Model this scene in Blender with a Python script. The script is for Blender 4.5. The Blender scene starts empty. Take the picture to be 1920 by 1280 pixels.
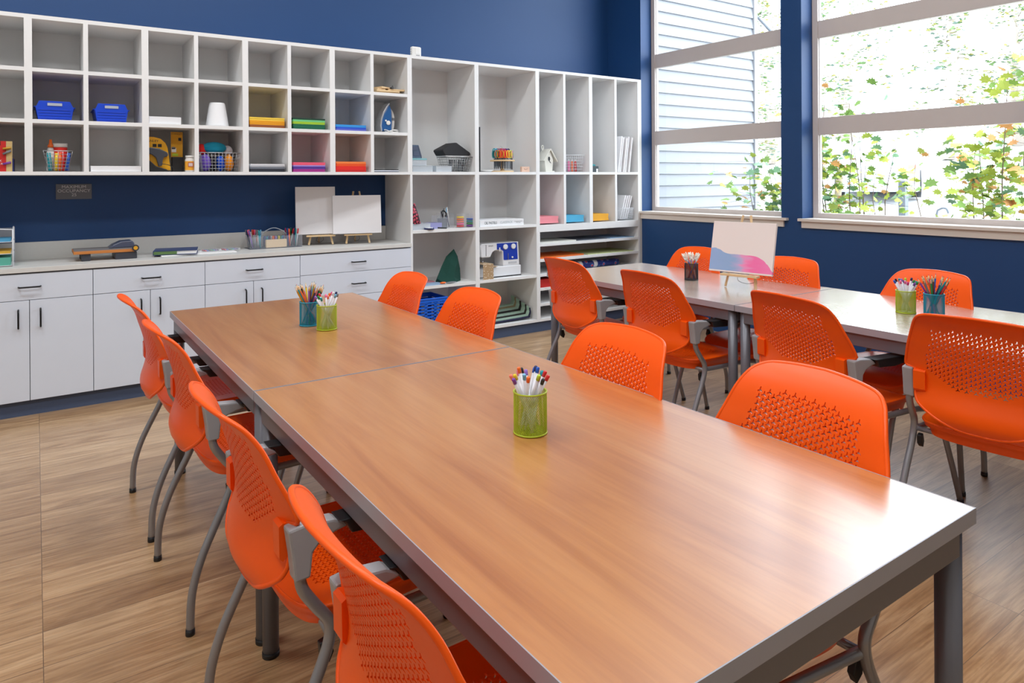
import bpy, bmesh, math, random
from mathutils import Vector, Matrix
from mathutils.geometry import delaunay_2d_cdt
random.seed(7)
PI = math.pi
sc = bpy.context.scene
COL = sc.collection

# ---------------------------------------------------------------- materials
def lin(c):
    return tuple(((v / 255.0) / 12.92 if v / 255.0 <= 0.04045 else ((v / 255.0 + 0.055) / 1.055) ** 2.4) for v in c)

MATS = {}
def mat(name, rgb, rough=0.5, metal=0.0, spec=0.5, noise=0.0, nscale=8.0, bump=0.0, bscale=200.0, stretch=(1, 1, 1), alpha=1.0, trans=0.0, coat=0.0):
    if name in MATS:
        return MATS[name]
    m = bpy.data.materials.new(name); m.use_nodes = True
    nt = m.node_tree; b = nt.nodes['Principled BSDF']
    c = lin(rgb)
    b.inputs['Base Color'].default_value = (*c, 1)
    b.inputs['Roughness'].default_value = rough
    b.inputs['Metallic'].default_value = metal
    b.inputs['Specular IOR Level'].default_value = spec
    b.inputs['Alpha'].default_value = alpha
    b.inputs['Transmission Weight'].default_value = trans
    b.inputs['Coat Weight'].default_value = coat
    tc = nt.nodes.new('ShaderNodeTexCoord'); mp = nt.nodes.new('ShaderNodeMapping')
    mp.inputs['Scale'].default_value = stretch
    nt.links.new(tc.outputs['Object'], mp.inputs['Vector'])
    n = nt.nodes.new('ShaderNodeTexNoise'); n.inputs['Scale'].default_value = nscale; n.inputs['Detail'].default_value = 4
    nt.links.new(mp.outputs[0], n.inputs['Vector'])
    mx = nt.nodes.new('ShaderNodeMixRGB'); mx.blend_type = 'MIX'
    k = max(noise, 0.02)
    mx.inputs[1].default_value = (*[min(1, v * (1 + k)) for v in c], 1)
    mx.inputs[2].default_value = (*[v * (1 - k) for v in c], 1)
    nt.links.new(n.outputs['Fac'], mx.inputs[0]); nt.links.new(mx.outputs[0], b.inputs['Base Color'])
    if bump > 0:
        n2 = nt.nodes.new('ShaderNodeTexNoise'); n2.inputs['Scale'].default_value = bscale
        nt.links.new(mp.outputs[0], n2.inputs['Vector'])
        bp = nt.nodes.new('ShaderNodeBump'); bp.inputs['Strength'].default_value = bump; bp.inputs['Distance'].default_value = 0.002
        nt.links.new(n2.outputs['Fac'], bp.inputs['Height']); nt.links.new(bp.outputs[0], b.inputs['Normal'])
    MATS[name] = m
    return m

def ramp(nt, stops):
    r = nt.nodes.new('ShaderNodeValToRGB'); e = r.color_ramp.elements
    while len(e) < len(stops): e.new(0.5)
    for i, (p, c) in enumerate(stops):
        e[i].position = p; e[i].color = (*lin(c), 1)
    return r

def wood_top(name, c1, c2, c3, rough):
    m = bpy.data.materials.new(name); m.use_nodes = True; nt = m.node_tree; b = nt.nodes['Principled BSDF']
    tc = nt.nodes.new('ShaderNodeTexCoord')
    mp = nt.nodes.new('ShaderNodeMapping'); mp.inputs['Scale'].default_value = (7, 0.7, 7)
    nt.links.new(tc.outputs['Object'], mp.inputs[0])
    n = nt.nodes.new('ShaderNodeTexNoise'); n.inputs['Scale'].default_value = 1.3; n.inputs['Detail'].default_value = 7; n.inputs['Roughness'].default_value = 0.62; n.inputs['Distortion'].default_value = 0.8
    nt.links.new(mp.outputs[0], n.inputs['Vector'])
    mp2 = nt.nodes.new('ShaderNodeMapping'); mp2.inputs['Scale'].default_value = (150, 4.0, 150)
    nt.links.new(tc.outputs['Object'], mp2.inputs[0])
    n2 = nt.nodes.new('ShaderNodeTexNoise'); n2.inputs['Scale'].default_value = 1.0; n2.inputs['Detail'].default_value = 3
    nt.links.new(mp2.outputs[0], n2.inputs['Vector'])
    r = ramp(nt, [(0.32, c1), (0.5, c2), (0.68, c3)])
    nt.links.new(n.outputs['Fac'], r.inputs[0])
    mx = nt.nodes.new('ShaderNodeMixRGB'); mx.blend_type = 'MULTIPLY'; mx.inputs[0].default_value = 0.12
    r2 = ramp(nt, [(0.35, (185, 165, 150)), (0.6, (255, 255, 255))])
    nt.links.new(n2.outputs['Fac'], r2.inputs[0])
    nt.links.new(r.outputs[0], mx.inputs[1]); nt.links.new(r2.outputs[0], mx.inputs[2])
    nt.links.new(mx.outputs[0], b.inputs['Base Color'])
    b.inputs['Roughness'].default_value = rough
    b.inputs['Specular IOR Level'].default_value = 0.7
    b.inputs['Coat Weight'].default_value = 1.0; b.inputs['Coat Roughness'].default_value = 0.24; b.inputs['Coat IOR'].default_value = 1.75
    MATS[name] = m
    return m

def floor_mat():
    m = bpy.data.materials.new('oak_plank'); m.use_nodes = True; nt = m.node_tree; b = nt.nodes['Principled BSDF']
    tc = nt.nodes.new('ShaderNodeTexCoord')
    br = nt.nodes.new('ShaderNodeTexBrick'); br.inputs['Scale'].default_value = 1.0
    br.inputs['Brick Width'].default_value = 1.22; br.inputs['Row Height'].default_value = 0.18
    br.inputs['Mortar Size'].default_value = 0.0012; br.inputs['Mortar Smooth'].default_value = 0.2
    br.offset = 0.37; br.offset_frequency = 1
    br.inputs['Color1'].default_value = (0.0, 0, 0, 1); br.inputs['Color2'].default_value = (1, 1, 1, 1); br.inputs['Mortar'].default_value = (0.5, 0.5, 0.5, 1)
    nt.links.new(tc.outputs['Object'], br.inputs['Vector'])
    # per-plank shift of the grain
    sep = nt.nodes.new('ShaderNodeSeparateColor'); nt.links.new(br.outputs['Color'], sep.inputs[0])
    mul = nt.nodes.new('ShaderNodeMath'); mul.operation = 'MULTIPLY'; mul.inputs[1].default_value = 17.0
    nt.links.new(sep.outputs[0], mul.inputs[0])
    cmb = nt.nodes.new('ShaderNodeCombineXYZ'); nt.links.new(mul.outputs[0], cmb.inputs[0]); nt.links.new(mul.outputs[0], cmb.inputs[2])
    add = nt.nodes.new('ShaderNodeVectorMath'); add.operation = 'ADD'
    nt.links.new(tc.outputs['Object'], add.inputs[0]); nt.links.new(cmb.outputs[0], add.inputs[1])
    mp = nt.nodes.new('ShaderNodeMapping'); mp.inputs['Scale'].default_value = (1.3, 10, 1)
    nt.links.new(add.outputs[0], mp.inputs[0])
    n = nt.nodes.new('ShaderNodeTexNoise'); n.inputs['Scale'].default_value = 1.5; n.inputs['Detail'].default_value = 8; n.inputs['Roughness'].default_value = 0.65; n.inputs['Distortion'].default_value = 1.1
    nt.links.new(mp.outputs[0], n.inputs['Vector'])
    mp2 = nt.nodes.new('ShaderNodeMapping'); mp2.inputs['Scale'].default_value = (4, 110, 1)
    nt.links.new(add.outputs[0], mp2.inputs[0])
    n2 = nt.nodes.new('ShaderNodeTexNoise'); n2.inputs['Scale'].default_value = 1.5; n2.inputs['Detail'].default_value = 4
    nt.links.new(mp2.outputs[0], n2.inputs['Vector'])
    r = ramp(nt, [(0.28, (160, 122, 84)), (0.44, (188, 150, 108)), (0.57, (208, 172, 130)), (0.74, (222, 190, 150))])
    nt.links.new(n.outputs['Fac'], r.inputs[0])
    r2 = ramp(nt, [(0.35, (190, 180, 170)), (0.6, (255, 255, 255))])
    nt.links.new(n2.outputs['Fac'], r2.inputs[0])
    mx = nt.nodes.new('ShaderNodeMixRGB'); mx.blend_type = 'MULTIPLY'; mx.inputs[0].default_value = 0.55
    nt.links.new(r.outputs[0], mx.inputs[1]); nt.links.new(r2.outputs[0], mx.inputs[2])
    r3 = ramp(nt, [(0.0, (222, 214, 206)), (1.0, (255, 255, 255))])
    nt.links.new(sep.outputs[0], r3.inputs[0])
    mx2 = nt.nodes.new('ShaderNodeMixRGB'); mx2.blend_type = 'MULTIPLY'; mx2.inputs[0].default_value = 1
    nt.links.new(mx.outputs[0], mx2.inputs[1]); nt.links.new(r3.outputs[0], mx2.inputs[2])
    mx3 = nt.nodes.new('ShaderNodeMixRGB'); mx3.inputs[2].default_value = (*lin((70, 50, 36)), 1)
    mf = nt.nodes.new('ShaderNodeMath'); mf.operation = 'MULTIPLY'; mf.inputs[1].default_value = 0.7
    nt.links.new(br.outputs['Fac'], mf.inputs[0]); nt.links.new(mf.outputs[0], mx3.inputs[0]); nt.links.new(mx2.outputs[0], mx3.inputs[1])
    nt.links.new(mx3.outputs[0], b.inputs['Base Color'])
    b.inputs['Roughness'].default_value = 0.34
    b.inputs['Coat Weight'].default_value = 0.6; b.inputs['Coat Roughness'].default_value = 0.28
    b.inputs['Specular IOR Level'].default_value = 0.55
    bp = nt.nodes.new('ShaderNodeBump'); bp.inputs['Strength'].default_value = 0.25; bp.inputs['Distance'].default_value = 0.001
    nt.links.new(n2.outputs['Fac'], bp.inputs['Height']); nt.links.new(bp.outputs[0], b.inputs['Normal'])
    return m

def glass_mat(name, tint, refl=0.08):
    m = bpy.data.materials.new(name); m.use_nodes = True; nt = m.node_tree
    for n in list(nt.nodes): nt.nodes.remove(n)
    out = nt.nodes.new('ShaderNodeOutputMaterial'); tr = nt.nodes.new('ShaderNodeBsdfTransparent'); gl = nt.nodes.new('ShaderNodeBsdfGlossy')
    tr.inputs[0].default_value = (*tint, 1); gl.inputs['Roughness'].default_value = 0.02
    fr = nt.nodes.new('ShaderNodeFresnel'); fr.inputs[0].default_value = 1.45
    mx = nt.nodes.new('ShaderNodeMixShader')
    nt.links.new(fr.outputs[0], mx.inputs[0]); nt.links.new(tr.outputs[0], mx.inputs[1]); nt.links.new(gl.outputs[0], mx.inputs[2])
    nt.links.new(mx.outputs[0], out.inputs[0])
    MATS[name] = m
    return m

def clear_plastic(name, rgb, cover=0.35):
    """milky see-through plastic: part diffuse, part clear"""
    m = bpy.data.materials.new(name); m.use_nodes = True; nt = m.node_tree
    b = nt.nodes['Principled BSDF']; b.inputs['Base Color'].default_value = (*lin(rgb), 1); b.inputs['Roughness'].default_value = 0.15
    out = nt.nodes['Material Output']; tr = nt.nodes.new('ShaderNodeBsdfTransparent')
    mx = nt.nodes.new('ShaderNodeMixShader'); mx.inputs[0].default_value = cover
    nt.links.new(tr.outputs[0], mx.inputs[1]); nt.links.new(b.outputs[0], mx.inputs[2]); nt.links.new(mx.outputs[0], out.inputs[0])
    MATS[name] = m
    return m

NAVY = mat('navy_wall_paint', (20, 65, 117), 0.5, noise=0.03, nscale=3, bump=0.15, bscale=300)
ORANGE = mat('orange_polypropylene', (255, 92, 3), 0.36, spec=0.4, bump=0.08, bscale=900)
CGREY = mat('grey_chair_paint', (150, 152, 158), 0.32, metal=0.55)
CAST = mat('grey_nylon_casting', (160, 160, 164), 0.4)
BLACK = mat('black_rubber', (22, 22, 25), 0.45)
TGREY = mat('grey_table_paint', (112, 113, 121), 0.38, metal=0.3)
TBAND = mat('grey_edge_band', (160, 160, 168), 0.4)
WOOD = wood_top('cherry_laminate', (180, 112, 58), (198, 131, 72), (208, 145, 86), 0.30)
WOOD2 = wood_top('ash_laminate', (176, 152, 134), (190, 168, 150), (202, 182, 164), 0.25)
WHITE = mat('white_melamine', (234, 234, 234), 0.5, noise=0.02, nscale=2)
DOORW = mat('white_door_laminate', (216, 223, 236), 0.45)
CTOP = mat('pale_countertop', (214, 213, 210), 0.42, noise=0.03, nscale=60)
SLATE = mat('slate_toe_kick', (70, 84, 112), 0.6)
PULL = mat('black_pull', (18, 19, 22), 0.35, metal=0.4)
FRAME = mat('taupe_window_frame', (205, 196, 192), 0.5)
SILL = mat('cream_sill', (226, 216, 206), 0.5)
GLASS = glass_mat('window_glass', (1, 1, 1))
CEIL = mat('ceiling_paint', (226, 224, 218), 0.7)
GREIGE = mat('warm_grey_paint', (190, 184, 174), 0.7)
PINE = mat('pale_pine', (228, 196, 150), 0.55, noise=0.08, nscale=6, stretch=(1, 1, 12))
CANVAS = mat('primed_canvas', (232, 230, 232), 0.75, bump=0.3, bscale=900)
WIRE = mat('chrome_wire', (190, 190, 192), 0.3, metal=0.8)
WWIRE = mat('white_wire', (226, 228, 232), 0.4)
PAPERW = mat('white_paper', (236, 236, 236), 0.75)

# ---------------------------------------------------------------- mesh builder
class MB:
    def __init__(s): s.v = []; s.f = []; s.m = []; s.sm = []
    def add(s, vs, fs, m=0, smooth=False):
        o = len(s.v); s.v += [tuple(p) for p in vs]
        for f in fs: s.f.append(tuple(i + o for i in f)); s.m.append(m); s.sm.append(smooth)
        return s
    def box(s, x0, x1, y0, y1, z0, z1, m=0, M=None):
        vs = [Vector((x, y, z)) for x in (x0, x1) for y in (y0, y1) for z in (z0, z1)]
        if M is not None: vs = [M @ p for p in vs]
        return s.add(vs, [(0, 1, 3, 2), (4, 6, 7, 5), (0, 4, 5, 1), (2, 3, 7, 6), (0, 2, 6, 4), (1, 5, 7, 3)], m)
    def tube(s, pts, r, n=8, m=0, closed=False, caps=True, smooth=True):
        pts = [Vector(p) for p in pts]; N = len(pts); rs = r if isinstance(r, (list, tuple)) else [r] * N
        tang = []
        for i in range(N):
            if closed: a, b = pts[i - 1], pts[(i + 1) % N]
            else: a, b = pts[max(0, i - 1)], pts[min(N - 1, i + 1)]
            t = (b - a); tang.append(t.normalized() if t.length > 1e-9 else Vector((0, 0, 1)))
        up = Vector((0, 0, 1)) if abs(tang[0].z) < 0.9 else Vector((0, 1, 0))
        nrm = (up - tang[0] * up.dot(tang[0])).normalized()
        vs = []
        for i in range(N):
            t = tang[i]; nrm = nrm - t * nrm.dot(t)
            nrm = nrm.normalized() if nrm.length > 1e-6 else t.orthogonal().normalized()
            bi = t.cross(nrm)
            for k in range(n):
                a = 2 * PI * k / n
                vs.append(pts[i] + (nrm * math.cos(a) + bi * math.sin(a)) * rs[i])
        fs = []
        for i in range(N if closed else N - 1):
            j = (i + 1) % N
            for k in range(n):
                l = (k + 1) % n
                fs.append((i * n + k, i * n + l, j * n + l, j * n + k))
        s.add(vs, fs, m, smooth)
        if caps and not closed:
            o = len(s.v) - len(vs)
            s.f.append(tuple(o + k for k in reversed(range(n)))); s.m.append(m); s.sm.append(False)
            s.f.append(tuple(o + (N - 1) * n + k for k in range(n))); s.m.append(m); s.sm.append(False)
        return s
    def lathe(s, prof, c=(0, 0, 0), n=24, m=0, M=None, smooth=True, capb=True, capt=True):
        c = Vector(c); vs = []
        for r, z in prof:
            for k in range(n):
                a = 2 * PI * k / n; p = Vector((r * math.cos(a), r * math.sin(a), z))
                if M is not None: p = M @ p
                vs.append(p + c)
        fs = [(i * n + k, i * n + (k + 1) % n, (i + 1) * n + (k + 1) % n, (i + 1) * n + k) for i in range(len(prof) - 1) for k in range(n)]
        o = len(s.v); s.add(vs, fs, m, smooth)
        if capb: s.f.append(tuple(o + k for k in reversed(range(n)))); s.m.append(m); s.sm.append(False)
        if capt: s.f.append(tuple(o + (len(prof) - 1) * n + k for k in range(n))); s.m.append(m); s.sm.append(False)
        return s
    def prism(s, poly, axis, a, b, m=0, M=None):
        """extrude 2D polygon: axis 'y' -> poly in (x,z); 'x' -> (y,z); 'z' -> (x,y)"""
        def P(p, t):
            q = {'y': (p[0], t, p[1]), 'x': (t, p[0], p[1]), 'z': (p[0], p[1], t)}[axis]
            q = Vector(q); return M @ q if M is not None else q
        n = len(poly); vs = [P(p, a) for p in poly] + [P(p, b) for p in poly]
        fs = [tuple(range(n)), tuple(reversed(range(n, 2 * n)))] + [(i, n + i, n + (i + 1) % n, (i + 1) % n) for i in range(n)]
        return s.add(vs, fs, m)
    def frustum(s, x0, x1, y0, y1, z0, X0, X1, Y0, Y1, z1, m=0):
        vs = [(x0, y0, z0), (x1, y0, z0), (x1, y1, z0), (x0, y1, z0), (X0, Y0, z1), (X1, Y0, z1), (X1, Y1, z1), (X0, Y1, z1)]
        return s.add(vs, [(3, 2, 1, 0), (4, 5, 6, 7), (0, 1, 5, 4), (1, 2, 6, 5), (2, 3, 7, 6), (3, 0, 4, 7)], m)
    def ball(s, c, rx, ry, rz, n=16, k=10, m=0, fn=None, M=None):
        vs = []; c = Vector(c)
        for i in range(k + 1):
            th = PI * i / k
            for j in range(n):
                a = 2 * PI * j / n
                p = Vector((rx * math.sin(th) * math.cos(a), ry * math.sin(th) * math.sin(a), -rz * math.cos(th)))
                if fn: p = p * fn(th, a)
                if M is not None: p = M @ p
                vs.append(p + c)
        fs = [(i * n + j, i * n + (j + 1) % n, (i + 1) * n + (j + 1) % n, (i + 1) * n + j) for i in range(k) for j in range(n)]
        return s.add(vs, fs, m, True)
    def build(s, name, mats, parent=None, bev=0.0, loc=None, rot=None, fix=True):
        me = bpy.data.meshes.new(name); me.from_pydata(s.v, [], s.f)
        if not isinstance(mats, (list, tuple)): mats = [mats]
        for m in mats: me.materials.append(m)
        me.polygons.foreach_set('material_index', s.m); me.polygons.foreach_set('use_smooth', s.sm)
        if fix:
            bm = bmesh.new(); bm.from_mesh(me); bmesh.ops.recalc_face_normals(bm, faces=bm.faces); bm.to_mesh(me); bm.free()
        me.update()
        o = bpy.data.objects.new(name, me); COL.objects.link(o)
        if parent is not None: o.parent = parent
        if loc is not None: o.location = loc
        if rot is not None: o.rotation_euler = rot
        if bev > 0:
            md = o.modifiers.new('Bevel', 'BEVEL'); md.width = bev; md.segments = 2; md.limit_method = 'ANGLE'; md.angle_limit = 0.6; md.harden_normals = False
        return o

def tag(o, label=None, cat=None, group=None, kind=None):
    if label: o['label'] = label
    if cat: o['category'] = cat
    if group: o['group'] = group
    if kind: o['kind'] = kind
    return o
def thing(name, label, cat, loc=(0, 0, 0), rz=0.0, group=None):
    o = bpy.data.objects.new(name, None); COL.objects.link(o); o.location = loc; o.rotation_euler = (0, 0, rz)
    o.empty_display_size = 0.05
    return tag(o, label, cat, group)
def dup(root, loc, rz, label, group=None, rot=None):
    r = root.copy(); COL.objects.link(r); r.location = loc; r.rotation_euler = rot if rot else (0, 0, rz); r['label'] = label
    if group: r['group'] = group
    for ch in list(root.children):
        c = ch.copy(); COL.objects.link(c); c.parent = r
        for g in list(ch.children):
            d = g.copy(); COL.objects.link(d); d.parent = c
    return r
def text(name, body, size, loc, rot, m, parent=None, align='CENTER', extrude=0.0004, sx=1.0, spacing=1.0, line=1.0):
    cu = bpy.data.curves.new(name, 'FONT'); cu.body = body; cu.size = size; cu.align_x = align; cu.align_y = 'CENTER'; cu.extrude = extrude
    cu.space_character = spacing; cu.space_line = line; cu.resolution_u = 3
    cu.materials.append(m)
    o = bpy.data.objects.new(name, cu); COL.objects.link(o); o.location = loc; o.rotation_euler = rot; o.scale = (sx, 1, 1)
    bpy.context.view_layer.update()
    me = bpy.data.meshes.new_from_object(o.evaluated_get(bpy.context.evaluated_depsgraph_get())); me.name = name
    bpy.data.objects.remove(o)
    o = bpy.data.objects.new(name, me); COL.objects.link(o); o.location = loc; o.rotation_euler = rot; o.scale = (sx, 1, 1)
    if parent is not None: o.parent = parent
    return o
def catmull(pts, k=5):
    pts = [Vector(p) for p in pts]; out = []
    for i in range(len(pts) - 1):
        p0 = pts[max(0, i - 1)]; p1 = pts[i]; p2 = pts[i + 1]; p3 = pts[min(len(pts) - 1, i + 2)]
        for j in range(k):
            t = j / k
            out.append(0.5 * ((2 * p1) + (p2 - p0) * t + (2 * p0 - 5 * p1 + 4 * p2 - p3) * t * t + (3 * p1 - p0 - 3 * p2 + p3) * t ** 3))
    out.append(pts[-1]); return out
def struct(mb, name, m, parent=None, **k):
    o = mb.build(name, m, parent, **k); o['kind'] = 'structure'; return o

# ================================================================ ROOM SHELL
XL, XR, YB, YF, ZC = -2.6, 4.40, 0.47, -7.2, 4.35
struct(MB().box(XL, XR + 0.2, YF, YB, -0.06, 0), 'floor', floor_mat())
struct(MB().box(XL - .15, XR + 0.2, YF - .15, YB + .15, ZC, ZC + 0.1), 'ceiling', CEIL)
struct(MB().box(XL - .15, XR + 0.2, YB, YB + 0.15, -0.06, ZC), 'wall_back', NAVY)
struct(MB().box(XL - .15, XL, YF, YB, -0.06, ZC), 'wall_left', GREIGE)
struct(MB().box(XL - .15, XR + .2, YF - .15, YF, -0.06, ZC), 'wall_front', GREIGE)
W1 = (-1.529, 0.004); W2 = (-3.243, -1.709)
ZS0, ZS1 = 0.995, 4.05
wr = MB()
for y0, y1 in ((YF, W2[0]), (W2[1], W1[0]), (W1[1], YB)):
    wr.box(XR, XR + 0.2, y0, y1, -0.06, ZC)
for y0, y1 in (W1, W2):
    wr.box(XR, XR + 0.2, y0, y1, -0.06, ZS0); wr.box(XR, XR + 0.2, y0, y1, ZS1, ZC)
struct(wr, 'wall_right', NAVY)

def window(n, w, s0, s1, a0, a1):
    t = thing('window_%d' % n, None, None); t['kind'] = 'structure'
    y0, y1 = w; x0, x1 = 4.545, 4.598; fw = 0.046
    f = MB()
    for z0, z1 in ((1.661, 1.795), (2.412, 2.546), (3.163, 3.29)):
        f.box(x0 + .004, x1, y0 + fw, y1 - fw, z0, z1)
    f.box(x0, x1, y0, y0 + fw, 1.012, ZS1); f.box(x0, x1, y1 - fw, y1, 1.012, ZS1)
    f.box(x0, x1, y0 + fw, y1 - fw, 1.012, 1.055); f.box(x0, x1, y0 + fw, y1 - fw, ZS1 - .04, ZS1)
    struct(f, 'window_frame', FRAME, t, bev=0.002)
    for k, (z0, z1) in enumerate(((1.055, 1.661), (1.795, 2.412), (2.546, 3.163), (3.29, 4.01))):
        struct(MB().add([(4.575, y0 + fw, z0), (4.575, y1 - fw, z0), (4.575, y1 - fw, z1), (4.575, y0 + fw, z1)], [(3, 2, 1, 0)]), 'window_pane', GLASS, t, fix=False)
        g = MB(); e = 0.006
        g.box(4.565, 4.574, y1 - fw - e, y1 - fw, z0, z1)
        struct(g, 'glazing_bead', mat('white_bead', (236, 238, 242), 0.4), t)
    s = MB(); s.box(4.365, 4.545, y0 + .0, y1 - .0, 0.996, 1.016); s.box(4.365, XR, s0, y0, 0.996, 1.016)
    if s1 > y1: s.box(4.365, XR, y1, s1, 0.996, 1.016)
    struct(s, 'window_sill', SILL, t)
    struct(MB().box(4.383, XR, a0, a1, 0.945, 0.996), 'window_apron', SILL, t)
    return t
window(1, W1, -1.593, 0.004, -1.556, 0.0)
window(2, W2, -3.30, -1.690, -3.27, -1.712)

# ================================================================ STORAGE WALL
T = 0.019
def boxcell(mb, x0, x1, z0, z1, d0, d1, t=T, bot=0.020, top=0.0235):
    mb.box(x0, x0 + t, d0, d1, z0, z1); mb.box(x1 - t, x1, d0, d1, z0, z1)
    mb.box(x0 + t, x1 - t, d0, d1, z0, z0 + bot); mb.box(x0 + t, x1 - t, d0, d1, z1 - top, z1)
def cubby_unit(x0, x1, div, label):
    t = thing('cubby_unit', label, 'cubby shelf', (x0, 0, 1.373))
    def L(mb, n, m=WHITE, **k):
        mb.v = [(a - x0, b, c - 1.373) for a, b, c in mb.v]; return mb.build(n, m, t, **k)
    mb = MB(); boxcell(mb, x0, x1, 1.373, 2.2935, 0, 0.43); L(mb, 'carcass')
    L(MB().box(x0 + T, x1 - T, 0.425, 0.43 - .0001, 1.393, 2.27), 'back_panel')
    for z in (1.672, 1.968):
        for a, b in ((x0 + T, div - .0125), (div + .0125, x1 - T)):
            L(MB().box(a, b, 0.001, 0.425, z, z + 0.0225), 'shelf')
    L(MB().box(div - .0125, div + .0125, 0.0005, 0.425, 1.393, 2.27), 'divider')
    return t
cubby_unit(-1.0915, -0.4915, -0.79, 'white cubby shelf unit at far left edge holding the red box')
cubby_unit(-0.4915, 0.103, -0.2105, 'white cubby shelf unit holding the two blue plastic bins')
cubby_unit(0.103, 0.6995, 0.396, 'white cubby shelf unit holding the yarn basket and white shade')
cubby_unit(0.6995, 1.2993, 0.992, 'white cubby shelf unit holding yellow and green paper stacks')
cubby_unit(1.2993, 1.912, 1.604, 'white cubby shelf unit holding the clothes iron and red paper')

def tall(x0, x1, z0, shelves, label, divs=(), zt=2.2935, bot=0.022, shth=0.030):
    t = thing('tall_shelf_unit', label, 'shelf unit', (x0, 0, z0))
    def L(mb, n, m=WHITE, **k):
        mb.v = [(a - x0, b, c - z0) for a, b, c in mb.v]; return mb.build(n, m, t, **k)
    mb = MB(); boxcell(mb, x0, x1, z0, zt, 0, 0.465, bot=bot); L(mb, 'carcass')
    L(MB().box(x0 + T, x1 - T, 0.455, 0.4649, z0 + bot, zt - .0235), 'back_panel')
    xs = [x0 + T] + [v for d in divs for v in (d - .0125, d + .0125)] + [x1 - T]
    for z in shelves:
        for a, b in zip(xs[0::2], xs[1::2]): L(MB().box(a, b, 0.001, 0.455, z, z + shth - .007), 'shelf')
    for d in divs: L(MB().box(d - .0125, d + .0125, 0.0005, 0.455, z0 + bot, zt - .0235), 'divider')
    return t
tall(1.912, 2.5166, 0.09, (1.372, 0.918, 0.478), 'tall white open shelf beside the counter holding black folded case')
tall(2.5166, 3.138, 0.09, (1.372, 0.918, 0.478), 'tall white open shelf holding scissors rack and sewing machine')
tall(3.138, 3.750, 0.900, (1.372,), 'narrow slot white shelf holding the birdhouse', (3.44,), bot=0.03)
tall(3.750, 4.371, 0.900, (1.372,), 'narrow slot white shelf holding white canvas boards', (4.062,), bot=0.03)
t = thing('flat_file_rack', 'wide white rack of low horizontal slots for large paper', 'paper rack', (3.138, 0, 0.09))
def LF(mb, n, m=WHITE):
    mb.v = [(a - 3.138, b, c - .09) for a, b, c in mb.v]; return mb.build(n, m, t)
mb = MB(); boxcell(mb, 3.138, 4.371, 0.09, 0.900, 0, 0.465, bot=.022, top=.030); LF(mb, 'carcass')
LF(MB().box(3.157, 4.352, 0.455, 0.4649, 0.112, 0.87), 'back_panel')
for z in (0.744, 0.609, 0.480, 0.358, 0.223): LF(MB().box(3.157, 4.352, 0.001, 0.455, z, z + 0.021), 'slot_shelf')
# filler strip, toe kicks
struct(MB().box(4.371, 4.40, 0.0, 0.02, 0.0, 2.2935), 'trim_1', mat('filler_strip', (206, 204, 200), 0.5))
struct(MB().box(1.912, 4.40, 0.02, 0.06, 0, 0.0895), 'baseboard_back', SLATE)

# base cabinets
def cabinet(x0, x1, kind, label, split=None):
    t = thing('base_cabinet', label, 'cabinet', (x0, 0, 0.0))
    def L(mb, n, m, parent=t, **k):
        mb.v = [(a - x0, b, c) for a, b, c in mb.v]; return mb.build(n, m, parent, **k)
    L(MB().box(x0, x1, 0.0, 0.455, 0.088, 0.816), 'carcass', mat('cabinet_box', (120, 122, 130), 0.6))
    L(MB().box(x0, x1, 0.012, 0.05, 0, 0.0879), 'toe_kick', SLATE)
    g = 0.0016; y0, y1 = -0.0, -0.019
    def front(name, a, b, z0, z1, pull, vert=False):
        f = L(MB().box(a + g, b - g, y1, -0.0005, z0 + g, z1 - g), name, DOORW, bev=0.001)
        px, pz = pull; hl = 0.052 if not vert else 0.052
        if vert: pts = [(px, y1, pz - hl), (px, y1 - .026, pz - hl + .004), (px, y1 - .028, pz - hl + .012), (px, y1 - .028, pz + hl - .012), (px, y1 - .026, pz + hl - .004), (px, y1, pz + hl)]
        else: pts = [(px - hl, y1, pz), (px - hl + .004, y1 - .026, pz), (px - hl + .012, y1 - .028, pz), (px + hl - .012, y1 - .028, pz), (px + hl - .004, y1 - .026, pz), (px + hl, y1, pz)]
        h = MB().tube(pts, 0.0047, 8); h.v = [(p[0] - x0, p[1], p[2]) for p in h.v]; h.build('handle', PULL, f)
    cx = (x0 + x1) / 2
    if kind == 'doors':
        front('drawer', x0, x1, 0.662, 0.812, (cx + (-.0), 0.738))
        s = split
        front('door', x0, s, 0.09, 0.662, (s - .052, 0.558), True)
        front('door', s, x1, 0.09, 0.662, (s + .052, 0.558), True)
    else:
        for z0, z1 in ((0.668, 0.812), (0.498, 0.668), (0.295, 0.498), (0.09, 0.295)):
            front('drawer', x0, x1, z0, z1, (cx, z0 + (z1 - z0) * 0.49 if z0 > .4 else (z0 + z1) / 2 + .03))
    return t
cabinet(-1.42, -0.80, 'doors', 'white two-door base cabinet farthest left, mostly out of view', -1.11)
cabinet(-0.80, -0.183, 'doors', 'white base cabinet at left edge under the letter tray', -0.493)
cabinet(-0.183, 0.436, 'doors', 'white base cabinet under the paper cutter and binder', 0.121)
cabinet(0.436, 1.052, 'doors', 'white base cabinet with doors below the marker caddy', 0.738)
cabinet(1.052, 1.908, 'drawers', 'wide white drawer base cabinet below the two blank canvases')
t = thing('countertop', 'long pale grey countertop over the white base cabinets', 'countertop', (0, 0, 0.8195))
MB().box(-1.42, 1.909, -0.026, 0.4695, 0, 0.028).build('worktop', CTOP, t, bev=.0015)
MB().box(-1.42, 1.909, 0.45, 0.4695, 0.0281, 0.138).build('backsplash', CTOP, t, bev=.001)

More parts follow.
